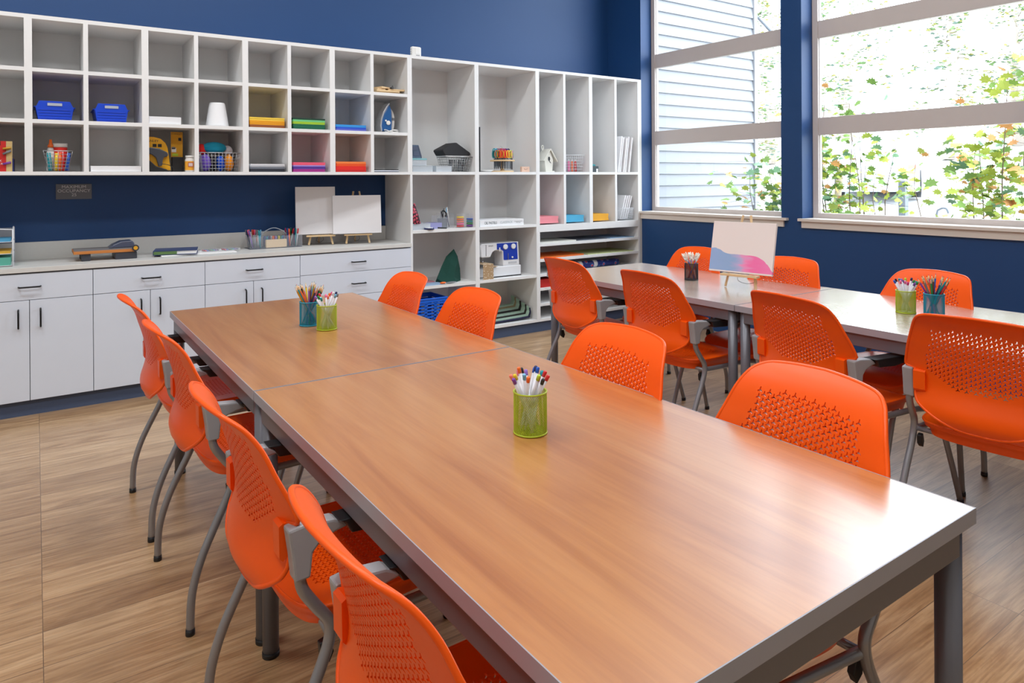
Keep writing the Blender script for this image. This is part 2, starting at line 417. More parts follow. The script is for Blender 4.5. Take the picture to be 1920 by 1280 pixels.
# ================================================================ TABLES
def make_table(w, l, top_mat, label, loc, group):
    t = thing('work_table', label, 'table', loc, 0, group)
    b = .002; h = 0.737
    tp = MB().box(b, w - b, b, l - b, h - .027, h).build('tabletop', top_mat, t)
    e = MB()
    for x0, x1, y0, y1 in ((0, b, 0, l), (w - b, w, 0, l), (b, w - b, 0, b), (b, w - b, l - b, l)): e.box(x0, x1, y0, y1, h - .0275, h + .0004)
    e.build('edge_band', TBAND, tp)
    a = MB(); i = .010; th = .022; z0, z1 = .658, h - .0275
    a.box(i, i + th, i + .03, l - i - .03, z0, z1); a.box(w - i - th, w - i, i + .03, l - i - .03, z0, z1)
    a.box(i + .03, w - i - .03, i, i + th, z0, z1); a.box(i + .03, w - i - .03, l - i - th, l - i, z0, z1)
    a.build('apron', TGREY, t, bev=.002)
    for cx in (i + .023, w - i - .023):
        for cy in (i + .023, l - i - .023):
            g = MB(); r = .022
            g.lathe([(r, .012), (r, h - .028)], (cx, cy, 0), 24)
            lg = g.build('leg', TGREY, t)
            MB().lathe([(r + .0015, 0), (r + .0015, .014)], (cx, cy, 0), 24).build('foot_cap', BLACK, lg)
    return t
ta = make_table(.876, 1.47, WOOD, 'brown wood-top table in the foreground, nearest the camera', (.041, -4.267, 0), 'brown wood tables joined end to end')
dup(ta, (.041, -2.792, 0), 0, 'brown wood-top table at the far end, nearest the white cabinets', 'brown wood tables joined end to end')
tb = make_table(.835, 1.43, WOOD2, 'pale wood-top table holding the painted canvas on its easel', (2.215, -2.752, 0), 'pale wood tables near the windows')
dup(tb, (2.215, -4.186, 0), 0, 'pale wood-top table at the right edge holding green and teal cups', 'pale wood tables near the windows')

# ================================================================ CHAIR
def inpoly(p, poly):
    x, y = p; c = False; n = len(poly); j = n - 1
    for i in range(n):
        xi, yi = poly[i]; xj, yj = poly[j]
        if (yi > y) != (yj > y) and x < (xj - xi) * (y - yi) / (yj - yi) + xi: c = not c
        j = i
    return c
def mirror_out(half):
    """half: points from (0,bottom) round to (0,top), x>=0"""
    return half + [(-x, y) for x, y in reversed(half[1:-1])]
def smooth2d(pts, k=3):
    return [(v.x, v.y) for v in catmull([(x, y, 0) for x, y in pts], k)]
def star(cx, cy, R=.0072, w=.00135, r0=.0019):
    out = []
    for i in range(3):
        a = PI / 2 + i * 2 * PI / 3
        d = (math.cos(a), math.sin(a)); n = (-d[1], d[0])
        a2 = a - PI / 3
        out.append((cx + r0 * math.cos(a2), cy + r0 * math.sin(a2)))
        out.append((cx + d[0] * R - n[0] * w, cy + d[1] * R - n[1] * w))
        out.append((cx + d[0] * R + n[0] * w, cy + d[1] * R + n[1] * w))
    return out
def shell(outline, region, fmap, th, grid=.012, pitch=.0155, swap=False):
    """perforated curved shell: CDT of outline + star holes, mapped by fmap(u,v)->Vector, thickness th"""
    V = []; E = []
    def ring(poly):
        o = len(V); V.extend(Vector(p) for p in poly); n = len(poly)
        E.extend((o + i, o + (i + 1) % n) for i in range(n))
    ring(outline)
    us = [p[0] for p in outline]; vs = [p[1] for p in outline]
    centers = []; dx = pitch * .866
    i0 = int(min(us) / dx) - 1; i1 = int(max(us) / dx) + 1
    if swap: pass
    for i in range(i0, i1 + 1):
        for j in range(int(min(vs) / pitch) - 1, int(max(vs) / pitch) + 2):
            c = (i * dx, j * pitch + (pitch / 2 if i % 2 else 0))
            if region(*c): centers.append(c)
    cs = set()
    for c in centers:
        ring(star(*c))
        cs.add((round(c[0] / pitch), round(c[1] / pitch)))
    u = min(us)
    while u < max(us):
        v = min(vs)
        while v < max(vs):
            if inpoly((u, v), outline) and not region(u, v) and min((u - c[0]) ** 2 + (v - c[1]) ** 2 for c in centers) > (pitch * .62) ** 2:
                V.append(Vector((u, v)))
            v += grid
        u += grid
    ov, oe, of, *_ = delaunay_2d_cdt(V, E, [], 0, 1e-6)
    ov = [(p.x, p.y) for p in ov]
    tris = []
    for f in of:
        cx = sum(ov[i][0] for i in f) / 3; cy = sum(ov[i][1] for i in f) / 3
        if not inpoly((cx, cy), outline): continue
        hole = False
        for c in centers:
            if (cx - c[0]) ** 2 + (cy - c[1]) ** 2 < .0076 ** 2:
                if inpoly((cx, cy), star(*c)): hole = True
                break
        if not hole: tris.append(tuple(f))
    used = sorted({i for f in tris for i in f}); ix = {a: k for k, a in enumerate(used)}
    P = [ov[i] for i in used]; tris = [tuple(ix[i] for i in f) for f in tris]
    e = 1e-3; A = []; B = []
    for (a, b) in P:
        p = fmap(a, b); n = (fmap(a + e, b) - p).cross(fmap(a, b + e) - p).normalized()
        A.append(p + n * th / 2); B.append(p - n * th / 2)
    cnt = {}
    for f in tris:
        for i in range(3):
            k = (f[i], f[(i + 1) % 3]); cnt[k] = 1
    rim = [k for k in cnt if (k[1], k[0]) not in cnt]
    n = len(P); mb = MB()
    mb.add(A + B, tris + [tuple(i + n for i in reversed(f)) for f in tris], 0, True)
    mb.add([A[i] for i in range(n)] + [B[i] for i in range(n)], [(b, a, a + n, b + n) for a, b in rim], 0, False)
    return mb

def lerp_tab(tab, z):
    if z <= tab[0][0]: return tab[0][1]
    for (a, fa), (b, fb) in zip(tab, tab[1:]):
        if z <= b:
            t = (z - a) / (b - a); t = t * t * (3 - 2 * t) * .5 + t * .5; return fa + (fb - fa) * t
    return tab[-1][1]
BP = [Vector((x, z, 0)) for z, x in ((.455, -.218), (.48, -.236), (.505, -.250), (.535, -.250), (.565, -.241), (.60, -.231), (.64, -.229), (.70, -.238), (.76, -.255), (.80, -.267), (.830, -.282), (.850, -.297), (.864, -.313), (.878, -.331))]
BPC = catmull(BP, 6); BTAB = sorted((p.y, p.x) for p in BPC)
def bprof(z):
    if z <= BTAB[0][0]: return BTAB[0][1]
    for (a, fa), (b, fb) in zip(BTAB, BTAB[1:]):
        if z <= b: return fa + (fb - fa) * (z - a) / (b - a)
    return BTAB[-1][1]
KT = [(.46, .045), (.56, .045), (.66, .034), (.76, .026), (.86, .022)]
def bmap(y, z): return Vector((bprof(z) + lerp_tab(KT, z) * (y / .22) ** 2, y, z))
bhalf = smooth2d([(0, .477), (.05, .478), (.09, .487), (.135, .505), (.175, .527), (.198, .546), (.206, .568)], 3) + [(.207, .60), (.207, .63), (.208, .655), (.236, .660), (.241, .668)] + \
    smooth2d([(.239, .68), (.229, .72), (.216, .76), (.202, .80), (.190, .828), (.175, .850), (.150, .864), (.115, .870), (.06, .874), (0, .876)], 3)
bout = mirror_out(bhalf)
def breg(y, z):
    a = abs(y)
    if z < .60 or z > .822: return False
    w = .170 - (z - .68) * .26 if z > .68 else .170
    zb = .606 + 1.6 * max(0, a - .06) ** 1.5
    zt = .818 - .10 * max(0, a - .05)
    return a < w and zb < z < zt
def make_chair():
    t = thing('armchair', '', 'chair')
    mb = shell(bout, breg, bmap, .005)
    e = [bmap(y, z) for y, z in bout]
    mb.tube([p + Vector((-.001, 0, 0)) for p in e], .0052, 8, closed=True)
    for s in (-1, 1):                                    # moulded pockets where the bracket plugs in
        mb.prism([(-.219, .588), (-.212, .580), (-.190, .60), (-.190, .652), (-.212, .655), (-.220, .650)], 'y', s * .170, s * .208)
    mb.build('backrest', ORANGE, t)
    # seat
    def sz(x, y):
        d = -.013 * math.exp(-((x + .03) / .13) ** 2) * max(0, 1 - (y / .2) ** 2)
        f = -3.0 * max(0, x - .13) ** 2
        r = .020 * max(0, (-x - .10) / .08) ** 2 * 0 
        return .462 + d + f + r
    def smap(x, y): return Vector((x, y, sz(x, y)))
    shalf = smooth2d([(-.188, 0), (-.186, .08), (-.178, .14), (-.160, .185), (-.125, .208), (-.06, .215), (.08, .213), (.155, .205), (.203, .188), (.225, .15), (.234, .08), (.237, 0)], 3)
    sout = shalf + [(x, -y) for x, y in reversed(shalf[1:-1])]
    sout = list(reversed(sout))
    def sreg(x, y): return -.115 < x < .085 and abs(y) < .125 and (abs(y) / .135) ** 3 + (abs(x + .015) / .115) ** 3 < 1.15
    def swp(u, v): return smap(u, v)
    ms = shell(sout, sreg, swp, .005)
    top = [smap(*p) for p in sout]
    ms.tube(top, .0045, 8, closed=True)
    k = len(sout)
    ring1 = [p + Vector((0, 0, -.001)) for p in top]
    ring2 = [Vector((p[0] * .985 - .0, p[1] * .985, sz(*p) - .018)) for p in sout]
    ring3 = [Vector((p[0] * .93 + (.0), p[1] * .93, sz(*p) - .020)) for p in sout]
    ring4 = [Vector((p[0] * .90, p[1] * .90, min(sz(*p) - .022, .448) - .026)) for p in sout]
    rr = [ring1, ring2, ring3, ring4]; vs = [p for r_ in rr for p in r_]
    ms.add(vs, [(a * k + i, a * k + (i + 1) % k, (a + 1) * k + (i + 1) % k, (a + 1) * k + i) for a in range(3) for i in range(k)], 0, True)
    ms.build('seat', ORANGE, t)
    for s in (-1, 1):
        pts = [(-.188, .60, .232), (-.188, .565, .232), (-.182, .528, .233), (-.155, .485, .234), (-.131, .450, .236), (-.131, .412, .238), (-.152, .359, .240), (-.183, .297, .243), (-.219, .221, .246), (-.242, .153, .248), (-.253, .093, .25), (-.256, .012, .25)]
        lg = MB().tube(catmull([(x, s * y, z) for x, z, y in pts], 4), .0118, 12).build('rear_leg', CGREY, t)
        MB().lathe([(.013, 0), (.0135, .006), (.0128, .018)], (-.256, s * .25, 0), 14).build('foot_cap', BLACK, lg)
        pts = [(-.132, .425, .234), (-.09, .418, .226), (.02, .415, .222), (.14, .415, .222), (.205, .412, .224), (.270, .398, .228), (.315, .355, .232), (.345, .28, .237), (.385, .15, .244), (.425, .012, .25)]
        lg = MB().tube(catmull([(x, s * y, z) for x, z, y in pts], 4), .0112, 12).build('front_leg', CGREY, t)
        MB().lathe([(.0125, 0), (.013, .006), (.0123, .018)], (.425, s * .25, 0), 14).build('foot_cap', BLACK, lg)
        poly = [(-.214, .656), (-.18, .660), (-.122, .654), (-.104, .645), (-.092, .632), (-.118, .628), (-.148, .618), (-.165, .600), (-.170, .553), (-.201, .551), (-.206, .60)]
        a, b = s * .212, s * .248
        br = MB().prism(poly, 'y', a, b).build('arm_bracket', CAST, t, bev=.005)
        MB().prism([(-.090, .622), (-.103, .646), (-.118, .6535), (-.05, .652), (.10, .650), (.118, .642), (.105, .626), (.0, .616)], 'y', s * .210, s * .262).build('arm_pad', BLACK, br, bev=.005)
        MB().prism([(-.145, .40), (-.125, .405), (-.115, .375), (-.125, .355), (-.142, .37)], 'y', s * .208, s * .224).build('stacking_bumper', BLACK, t, bev=.002)
    MB().tube([(-.128, -.232, .420), (-.120, -.15, .416), (-.118, 0, .414), (-.120, .15, .416), (-.128, .232, .420)], .009, 10).build('cross_bar', CGREY, t)
    return t
chair0 = make_chair()
L0, R0, M0, F0 = .180 - .04, .776 + .04, 2.325, 2.935 + .03
CH = [
 (0.135, -1.694, 0.02, 'orange chair on the left of the brown tables, farthest back by the cabinets', 'l'),
 (0.15, -2.345, 0.04, 'orange chair on the left side of the brown tables, second from the cabinets', 'l'),
 (0.142, -3.225, 0.02, 'orange chair on the left side of the brown tables, third from the cabinets', 'l'),
 (0.16, -3.91, 0.01, 'orange chair on the left of the brown tables, nearest the camera and cut off', 'l'),
 (0.74, -1.773, PI + -0.049, 'orange chair back at the right side of the brown table, nearest the shelves', 'r'),
 (0.734, -2.4, PI + -0.031, 'orange chair back right of the brown table, in front of the sewing machine shelf', 'r'),
 (0.704, -3.279, PI + -0.062, 'orange chair back right of the brown table, behind the near green pen cup', 'r'),
 (0.734, -3.858, PI + -0.123, 'orange chair back right of the brown table, largest and nearest the camera', 'r'),
 (2.318, -1.719, -0.048, 'orange chair at the pale tables, back turned, beside the low paper rack', 'm'),
 (2.283, -2.406, -0.042, 'orange chair at the pale tables, back turned, in front of the black brush cup', 'm'),
 (2.24, -3.231, -0.132, 'orange chair at the pale tables, back turned, in front of the table joint', 'm'),
 (2.313, -3.8, 0.1, 'orange chair at the pale tables, back turned, cut by the right edge', 'm'),
 (2.815, -1.786, PI + -0.048, 'orange chair on the window side behind the black cup of brushes', 'f'),
 (2.757, -2.49, PI + 0, 'orange chair on the window side behind the painted canvas', 'f'),
 (2.789, -3.19, PI + -0.167, 'orange chair on the window side behind green and teal pencil cups', 'f'),
]
GR = dict(l='chairs along the left side of the brown tables', r='chairs along the right side of the brown tables', m='chairs along the aisle side of the pale tables', f='chairs along the window side of the pale tables')
for i, (x, y, rz, lab, g) in enumerate(CH):
    if i == 0: chair0.location = (x, y, 0); chair0.rotation_euler = (0, 0, rz); chair0['label'] = lab; chair0['group'] = GR[g]
    else: dup(chair0, (x, y, 0), rz, lab, GR[g])

# ================================================================ CUPS, PENS, PENCILS, BRUSHES
COLORS = {'red': (214, 36, 34), 'orange': (240, 110, 30), 'yellow': (240, 205, 40), 'green': (40, 140, 70), 'dark green': (16, 74, 52), 'teal': (20, 150, 160),
          'blue': (30, 90, 190), 'navy': (30, 40, 90), 'purple': (120, 60, 160), 'pink': (238, 110, 160), 'magenta': (200, 40, 120), 'brown': (110, 60, 36),
          'black': (26, 26, 30), 'grey': (120, 122, 128), 'light blue': (110, 180, 220), 'coral': (240, 130, 110), 'violet': (150, 110, 200), 'ochre': (200, 150, 40),
          'white': (235, 235, 235), 'lime': (190, 215, 50)}
def cm(n, rough=0.4): return mat('colour_' + n.replace(' ', '_'), COLORS[n], rough)
BARREL = clear_plastic('frosted_pen_barrel', (240, 240, 246), 0.72)
CUPM = {'green': mat('lime_mesh', (178, 196, 40), .4), 'teal': mat('teal_mesh', (30, 150, 180), .4), 'black': mat('black_mesh', (30, 34, 44), .4)}
_cup = {}
def mesh_cup(kind, x, y, z, label, r=.0385, h=.098):
    if kind not in _cup:
        t = thing('mesh_cup', label, 'pencil cup', (x, y, z))
        mb = MB(); n = 56; seg = 15; wr_ = .0007
        for s in (1, -1):
            for i in range(n):
                pts = []
                for k in range(seg + 1):
                    a = 2 * PI * i / n + s * k / seg * 1.55
                    pts.append((r * math.cos(a), r * math.sin(a), .004 + (h - .008) * k / seg))
                mb.tube(pts, wr_, 3, caps=False)
        mb.build('mesh_wall', CUPM[kind], t)
        MB().tube([(r * math.cos(2 * PI * i / 32), r * math.sin(2 * PI * i / 32), h - .002) for i in range(32)], .0021, 8, closed=True).build('rim', CUPM[kind], t)
        b = MB().tube([(r * math.cos(2 * PI * i / 32), r * math.sin(2 * PI * i / 32), .0022) for i in range(32)], .0022, 8, closed=True)
        b.lathe([(r, .001), (r, .003)], n=32); b.build('base', CUPM[kind], t)
        _cup[kind] = t; return t
    return dup(_cup[kind], (x, y, z), 0, label)
_pro = {}
def make_pen(c):
    t = thing('gel_pen', '', 'pen')
    MB().lathe([(.0018, 0), (.0040, .012), (.0042, .130)], n=10).build('barrel', BARREL, t)
    MB().lathe([(.0012, .006), (.0014, .075)], n=6).build('ink_tube', cm(c), t)
    MB().lathe([(.0045, .1305), (.0045, .142), (.003, .1445)], n=10).build('end_cap', cm(c), t)
    return t
def make_pencil(c):
    t = thing('colored_pencil', '', 'pencil')
    MB().lathe([(.0037, 0), (.0037, .150)], n=6, smooth=False).build('shaft', cm(c), t)
    MB().lathe([(.0036, .1501), (.0014, .167)], n=8).build('sharpened_wood', PINE, t)
    MB().lathe([(.0013, .1671), (.0002, .1735)], n=6).build('lead_tip', cm(c), t)
    return t
def make_brush(c):
    t = thing('paint_brush', '', 'paint brush')
    MB().lathe([(.0016, 0), (.0040, .05), (.0030, .108)], n=8).build('handle', cm(c), t)
    MB().lathe([(.0031, .1081), (.0042, .130)], n=8).build('ferrule', mat('white_ferrule', (222, 220, 214), .5), t)
    MB().lathe([(.0042, .1301), (.0050, .143), (.0040, .155), (.001, .160)], n=8).build('bristles', mat('white_bristle', (242, 236, 224), .8), t)
    return t
def make_marker(c):
    t = thing('marker_pen', '', 'marker')
    MB().lathe([(.0045, 0), (.0047, .09)], n=8).build('barrel', mat('grey_barrel', (190, 192, 198), .4) if c in ('grey', 'red', 'pink') else cm(c), t)
    MB().lathe([(.0050, .0901), (.0050, .125), (.003, .128)], n=8).build('cap', cm(c), t)
    return t
def fill(maker, kname, colors, cx, cy, z, cupr, cuph, lean, rnd, labf, group, lift=0, rlen=.01):
    """tools stand in a cup: foot on the cup floor, leaning out against the rim"""
    n = len(colors)
    for i, c in enumerate(colors):
        key = (kname, c)
        ga = i * 2.399 + rnd.random() * .4; rr = cupr * (0.30 + 0.80 * math.sqrt((i + .5) / n))
        fx, fy = rr * math.cos(ga), rr * math.sin(ga)
        ba = ga + PI + rnd.uniform(-.9, .9); br = cupr * rnd.uniform(.35, .98) * lean
        bx, by = br * math.cos(ba), br * math.sin(ba)
        d = Vector((fx - bx, fy - by, cuph)); q = d.normalized().to_track_quat('Z', 'Y').to_euler()
        loc = (cx + bx, cy + by, z + .004 + rnd.random() * rlen)
        lab = labf(c)
        if key not in _pro:
            t = maker(c); _pro[key] = t; t.location = loc; t.rotation_euler = q; t['label'] = lab; t['group'] = group
        else: dup(_pro[key], loc, 0, lab, group, rot=q)
rnd = random.Random(3)
TT = 0.7376
CUPS = [('green', .488, -3.505, 'lime green mesh cup of gel pens on the near brown table'),
        ('green', .492, -2.124, 'lime green mesh cup of gel pens on the far brown table'),
        ('teal', .462, -2.003, 'teal mesh cup of colored pencils on the far brown table'),
        ('black', 2.694, -2.085, 'black mesh cup of paint brushes on the pale table'),
        ('green', 2.664, -3.308, 'lime green mesh cup of gel pens on the pale table'),
        ('teal', 2.672, -3.420, 'teal mesh cup of colored pencils on the pale table')]
for k, x, y, lab in CUPS: mesh_cup(k, x, y, TT, lab)
pc = ['blue', 'orange', 'magenta', 'violet', 'light blue', 'red', 'pink', 'lime', 'navy', 'yellow', 'red', 'black', 'orange', 'teal', 'coral', 'black', 'blue', 'purple']
fill(make_pen, 'pen', pc, .488, -3.505, TT, .031, .098, 1, rnd, lambda c: '%s capped clear gel pen in the near green cup on brown table' % c, 'gel pens in the near green cup')
pc = ['pink', 'red', 'white', 'orange', 'green', 'navy', 'black', 'coral', 'magenta', 'violet', 'light blue', 'pink', 'teal', 'grey']
fill(make_pen, 'pen', pc, .492, -2.124, TT, .031, .098, 1, rnd, lambda c: '%s capped clear gel pen in the far green cup on brown table' % c, 'gel pens in the far green cup')
pc = ['green', 'black', 'ochre', 'grey', 'orange', 'dark green', 'navy', 'brown', 'purple', 'teal', 'pink', 'yellow', 'coral', 'green', 'red', 'navy', 'blue', 'ochre', 'black', 'brown', 'violet', 'orange']
fill(make_pencil, 'pencil', pc, .462, -2.003, TT, .031, .098, 1, rnd, lambda c: '%s colored pencil, point up, in the teal cup on the brown table' % c, 'colored pencils in the brown table cup')
pc = ['orange', 'blue', 'red', 'orange', 'blue', 'red', 'orange', 'ochre', 'blue', 'red', 'orange', 'blue', 'ochre', 'red', 'orange', 'blue', 'red', 'orange']
fill(make_brush, 'brush', pc, 2.694, -2.085, TT, .031, .098, 1, rnd, lambda c: 'white bristled paint brush with %s handle in the black mesh cup' % c, 'paint brushes in the black cup')
pc = ['lime', 'teal', 'green', 'violet', 'pink', 'navy', 'black', 'purple', 'navy', 'pink', 'teal', 'light blue', 'magenta', 'violet', 'blue', 'green']
fill(make_pen, 'pen', pc, 2.664, -3.308, TT, .031, .098, .8, rnd, lambda c: '%s capped clear gel pen in the green cup on pale table' % c, 'gel pens in the pale table cup')
pc = ['blue', 'navy', 'brown', 'magenta', 'brown', 'red', 'orange', 'ochre', 'grey', 'orange', 'teal', 'coral', 'navy', 'violet', 'brown', 'red', 'yellow', 'green', 'pink', 'purple', 'teal', 'orange', 'grey', 'brown']
fill(make_pencil, 'pencil', pc, 2.672, -3.420, TT, .031, .098, 1, rnd, lambda c: '%s colored pencil, point up, in the teal cup on the pale table' % c, 'colored pencils in the pale table cup')

# ================================================================ EASELS AND CANVASES
def easel(x, y, z, rz, label, h=.40, tray=.075, w=.19):
    """small tabletop easel, faces local -y"""
    t = thing('tabletop_easel', label, 'easel', (x, y, z), rz)
    tl = .16   # lean per metre
    for s in (-1, 1):
        a = Vector((s * w * .46, -.01, 0)); b = Vector((s * .022, .01 + h * tl, h))
        d = (b - a); M = Matrix.Translation(a) @ d.to_track_quat('Z', 'Y').to_matrix().to_4x4()
        MB().box(-.006, .006, -.004, .004, 0, d.length, M=M).build('leg', PINE, t)
    a = Vector((0, .17, 0)); b = Vector((0, .02 + .30 * tl, .30)); d = b - a
    MB().box(-.006, .006, -.004, .004, 0, d.length, M=Matrix.Translation(a) @ d.to_track_quat('Z', 'Y').to_matrix().to_4x4()).build('rear_leg', PINE, t)
    MB().box(-w / 2 - .01, w / 2 + .01, -.036, .004, tray - .014, tray - .002).build('canvas_tray', PINE, t, bev=.002)
    MB().box(-.02, .02, .026, .034, h - .075, h - .062).build('crossbar', PINE, t)
    MB().tube(catmull([(-.02, .0, tray - .014), (-.03, .03, .03), (0, .08, .012), (.03, .11, .03), (.004, .13, .085)], 5), .0012, 5).build('cord', BLACK, t)
    return t
def canvas(name, w, h, x, y, z, rz, lean, label, mats, group=None, painted=False):
    t = thing(name, label, 'canvas', (x, y, z), rz, group); t.rotation_euler = (-lean, 0, rz)
    MB().box(-w / 2, w / 2, -.016, 0, 0, h).build('stretched_canvas', mats, t, bev=.0015)
    return t
easel(1.30, .27, .852, -.25, 'small pine easel on the counter behind the tall blank canvas', h=.30)
canvas('blank_canvas', .288, .356, 1.262, .268, .930, -.25, .13, 'tall blank white canvas on a small easel on the counter', CANVAS)
easel(1.565, .20, .852, -.25, 'small pine easel on the counter holding the wide blank canvas', h=.395)
canvas('blank_canvas', .362, .290, 1.550, .172, .928, -.25, .12, 'wide blank white canvas on a small easel on the counter, by the shelf', CANVAS)
# painted canvas
pm = bpy.data.materials.new('painted_canvas'); pm.use_nodes = True; nt = pm.node_tree; b = nt.nodes['Principled BSDF']; b.inputs['Roughness'].default_value = .7
tc = nt.nodes.new('ShaderNodeTexCoord'); sp = nt.nodes.new('ShaderNodeSeparateXYZ'); nt.links.new(tc.outputs['Object'], sp.inputs[0])
def MN(op, a, b_=None, c=None):
    n = nt.nodes.new('ShaderNodeMath'); n.operation = op
    for i, v in enumerate((a, b_, c)):
        if v is None: continue
        if isinstance(v, (int, float)): n.inputs[i].default_value = v
        else: nt.links.new(v, n.inputs[i])
    return n.outputs[0]
X, Z = sp.outputs[0], sp.outputs[2]
mp = nt.nodes.new('ShaderNodeMapping'); mp.inputs['Scale'].default_value = (6, 6, 40); mp.inputs['Rotation'].default_value = (0, .25, 0); nt.links.new(tc.outputs['Object'], mp.inputs[0])
nz = nt.nodes.new('ShaderNodeTexNoise'); nz.inputs['Scale'].default_value = 1.5; nz.inputs['Detail'].default_value = 5; nt.links.new(mp.outputs[0], nz.inputs[0])
# height of the painted band as a curve over x
cr = nt.nodes.new('ShaderNodeFloatCurve'); cv = cr.mapping.curves[0]
pts = [(0, .46), (.12, .455), (.25, .37), (.45, .355), (.6, .35), (.75, .335), (.85, .28), (.95, .16), (1, .08)]
while len(cv.points) < len(pts): cv.points.new(.5, .5)
for p_, (a, c) in zip(cv.points, pts): p_.location = (a, c)
cr.mapping.update()
nt.links.new(MN('ADD', MN('DIVIDE', X, .36), .5), cr.inputs['Value'])
hh = MN('SUBTRACT', cr.outputs[0], MN('DIVIDE', Z, .275))
edge = MN('ADD', hh, MN('MULTIPLY', MN('SUBTRACT', nz.outputs[0], .5), .06))
mask = MN('MULTIPLY', MN('GREATER_THAN', edge, 0), MN('GREATER_THAN', Z, .008))
u = MN('ADD', MN('ADD', MN('DIVIDE', X, .36), .5), MN('MULTIPLY', MN('SUBTRACT', nz.outputs[0], .5), .55))
rp = ramp(nt, [(0.0, (150, 178, 222)), (.35, (146, 176, 216)), (.52, (190, 176, 216)), (.60, (240, 150, 196)), (.7, (246, 116, 176)), (1, (244, 130, 184))])
nt.links.new(u, rp.inputs[0])
mxp = nt.nodes.new('ShaderNodeMixRGB'); mxp.inputs[1].default_value = (*lin((236, 226, 222)), 1)
nt.links.new(mask, mxp.inputs[0]); nt.links.new(rp.outputs[0], mxp.inputs[2]); nt.links.new(mxp.outputs[0], b.inputs['Base Color'])
EA = -1.41
easel(2.658, -2.458, TT + .003, EA, 'small pine easel on the pale table holding the painted canvas', h=.385)
canvas('painted_canvas', .360, .275, 2.638, -2.470, TT + .082, EA, .22, 'canvas painted with blue and pink bands, on an easel', pm)

# ================================================================ COUNTER THINGS
CZ = .8476
t = thing('letter_tray', 'white wire letter tray of papers at the left end of the counter', 'letter tray', (-.66, .2, CZ))
MB().box(-.14, .085, -.10, .16, .004, .007).box(-.14, .085, -.10, .16, .072, .075).box(-.14, .085, -.10, .16, .14, .143).build('tray_shelf', WWIRE, t)
f = MB()
for s in (-.105, .16): f.tube([(.09, s, 0), (.09, s, .215)], .004, 8)
f.tube(catmull([(.09, -.105, .19), (.09, .0, .222), (.09, .16, .215)], 4), .003, 8); f.tube([(-.14, -.105, .205), (-.03, -.105, .222), (.09, -.105, .212)], .003, 8)
for z in (.004, .072, .14): f.tube([(.09, -.105, z), (.09, .16, z)], .003, 8)
f.build('side_frame', WWIRE, t)
MB().box(-.14, .082, .155, .158, .143, .21).build('mesh_back', mat('grey_mesh', (150, 152, 158), .5), t)
for c, z, h, n in (('teal', .0072, .045, 'green'), ('yellow', .0752, .014, 'yellow'), ('light blue', .1432, .014, 'blue')):
    tag(MB().box(-.78, -.582, .11, .34, CZ + z, CZ + z + h).build('paper_stack', mat('tray_paper_' + n, {'green': (90, 170, 150), 'yellow': (214, 170, 60), 'blue': (80, 160, 200)}[n], .7)), 'stack of %s paper in the letter tray on the counter' % n, 'paper')
# paper cutter
t = thing('paper_cutter', 'wooden paper cutter with grey blade guard on the counter', 'paper cutter', (-.105, .16, CZ))
MB().box(-.17, .155, -.04, .20, .044, .062).build('cutting_board', mat('cutter_edge_wood', (196, 122, 58), .5), t, bev=.002)
MB().box(-.165, .150, -.033, .195, .0622, .064).build('grid_surface', mat('cutter_grey_surface', (130, 126, 126), .5), t)
for a, b_, c, d in ((-.13, -.08, -.03, .02), (-.13, -.08, .14, .19)): MB().box(a, b_, c, d, 0, .044).build('foot', mat('dark_plastic', (58, 60, 68), .4), t, bev=.004)
MB().box(.05, .17, -.035, .195, 0, .044).build('blade_base', mat('dark_plastic', (58, 60, 68), .4), t, bev=.004)
MB().prism([(.02, .064), (.165, .064), (.165, .092), (.150, .108), (.09, .105), (.045, .085)], 'y', .05, .17).build('blade_guard', mat('slate_plastic', (78, 84, 104), .3), t, bev=.006)
MB().lathe([(.020, 0), (.020, .014)], (.160, -.042, .068), 20, M=Matrix.Rotation(PI / 2, 4, 'X')).build('blade_wheel', mat('dark_plastic', (58, 60, 68), .4), t)
MB().lathe([(.012, 0), (.012, .004)], (.160, -.0565, .068), 20, M=Matrix.Rotation(PI / 2, 4, 'X')).build('wheel_hub', mat('hub_yellow', (220, 160, 40), .4), t)
# binder, papers and marker bags
t = thing('ring_binder', 'dark blue ring binder with green label lying on the counter', 'binder', (.29, .20, CZ + .0105), -.2)
MB().box(-.115, .14, -.10, .12, .0, .003).box(-.115, .14, -.10, .12, .024, .027).box(-.118, -.115, -.10, .12, 0, .027).build('cover', mat('binder_navy', (34, 58, 110), .4), t)
MB().box(-.11, .135, -.095, .115, .0031, .0239).build('pages', PAPERW, t)
MB().box(-.1195, -.1182, -.09, .09, .004, .023).box(-.114, .02, -.1012, -.1002, .004, .023).build('spine_label', mat('binder_green', (90, 122, 70), .5), t)
tag(MB().box(.20, .66, .10, .32, CZ + .0003, CZ + .009).build('paper_stack', PAPERW, bev=.002), 'white paper stack under the blue binder on the counter', 'paper')
for k, (x, lab) in enumerate(((.52, 'clear bag of markers on the counter papers, left one beside the binder'), (.645, 'clear bag of markers on the counter, right one of the pair'))):
    t = thing('marker_bag', lab, 'bag', (x, .22, CZ + .0093), .2)
    MB().box(-.055, .055, -.04, .04, 0, .014).build('plastic_sleeve', clear_plastic('clear_sleeve', (230, 234, 240), .28) if 'clear_sleeve' not in MATS else MATS['clear_sleeve'], t, bev=.005)
    for i, c in enumerate(('red', 'blue', 'black', 'green', 'teal', 'purple', 'navy')):
        MB().tube([(-.045 + i * .014, -.03, .006), (-.047 + i * .014, .03, .007)], .004, 8).build('marker', cm(c), t)
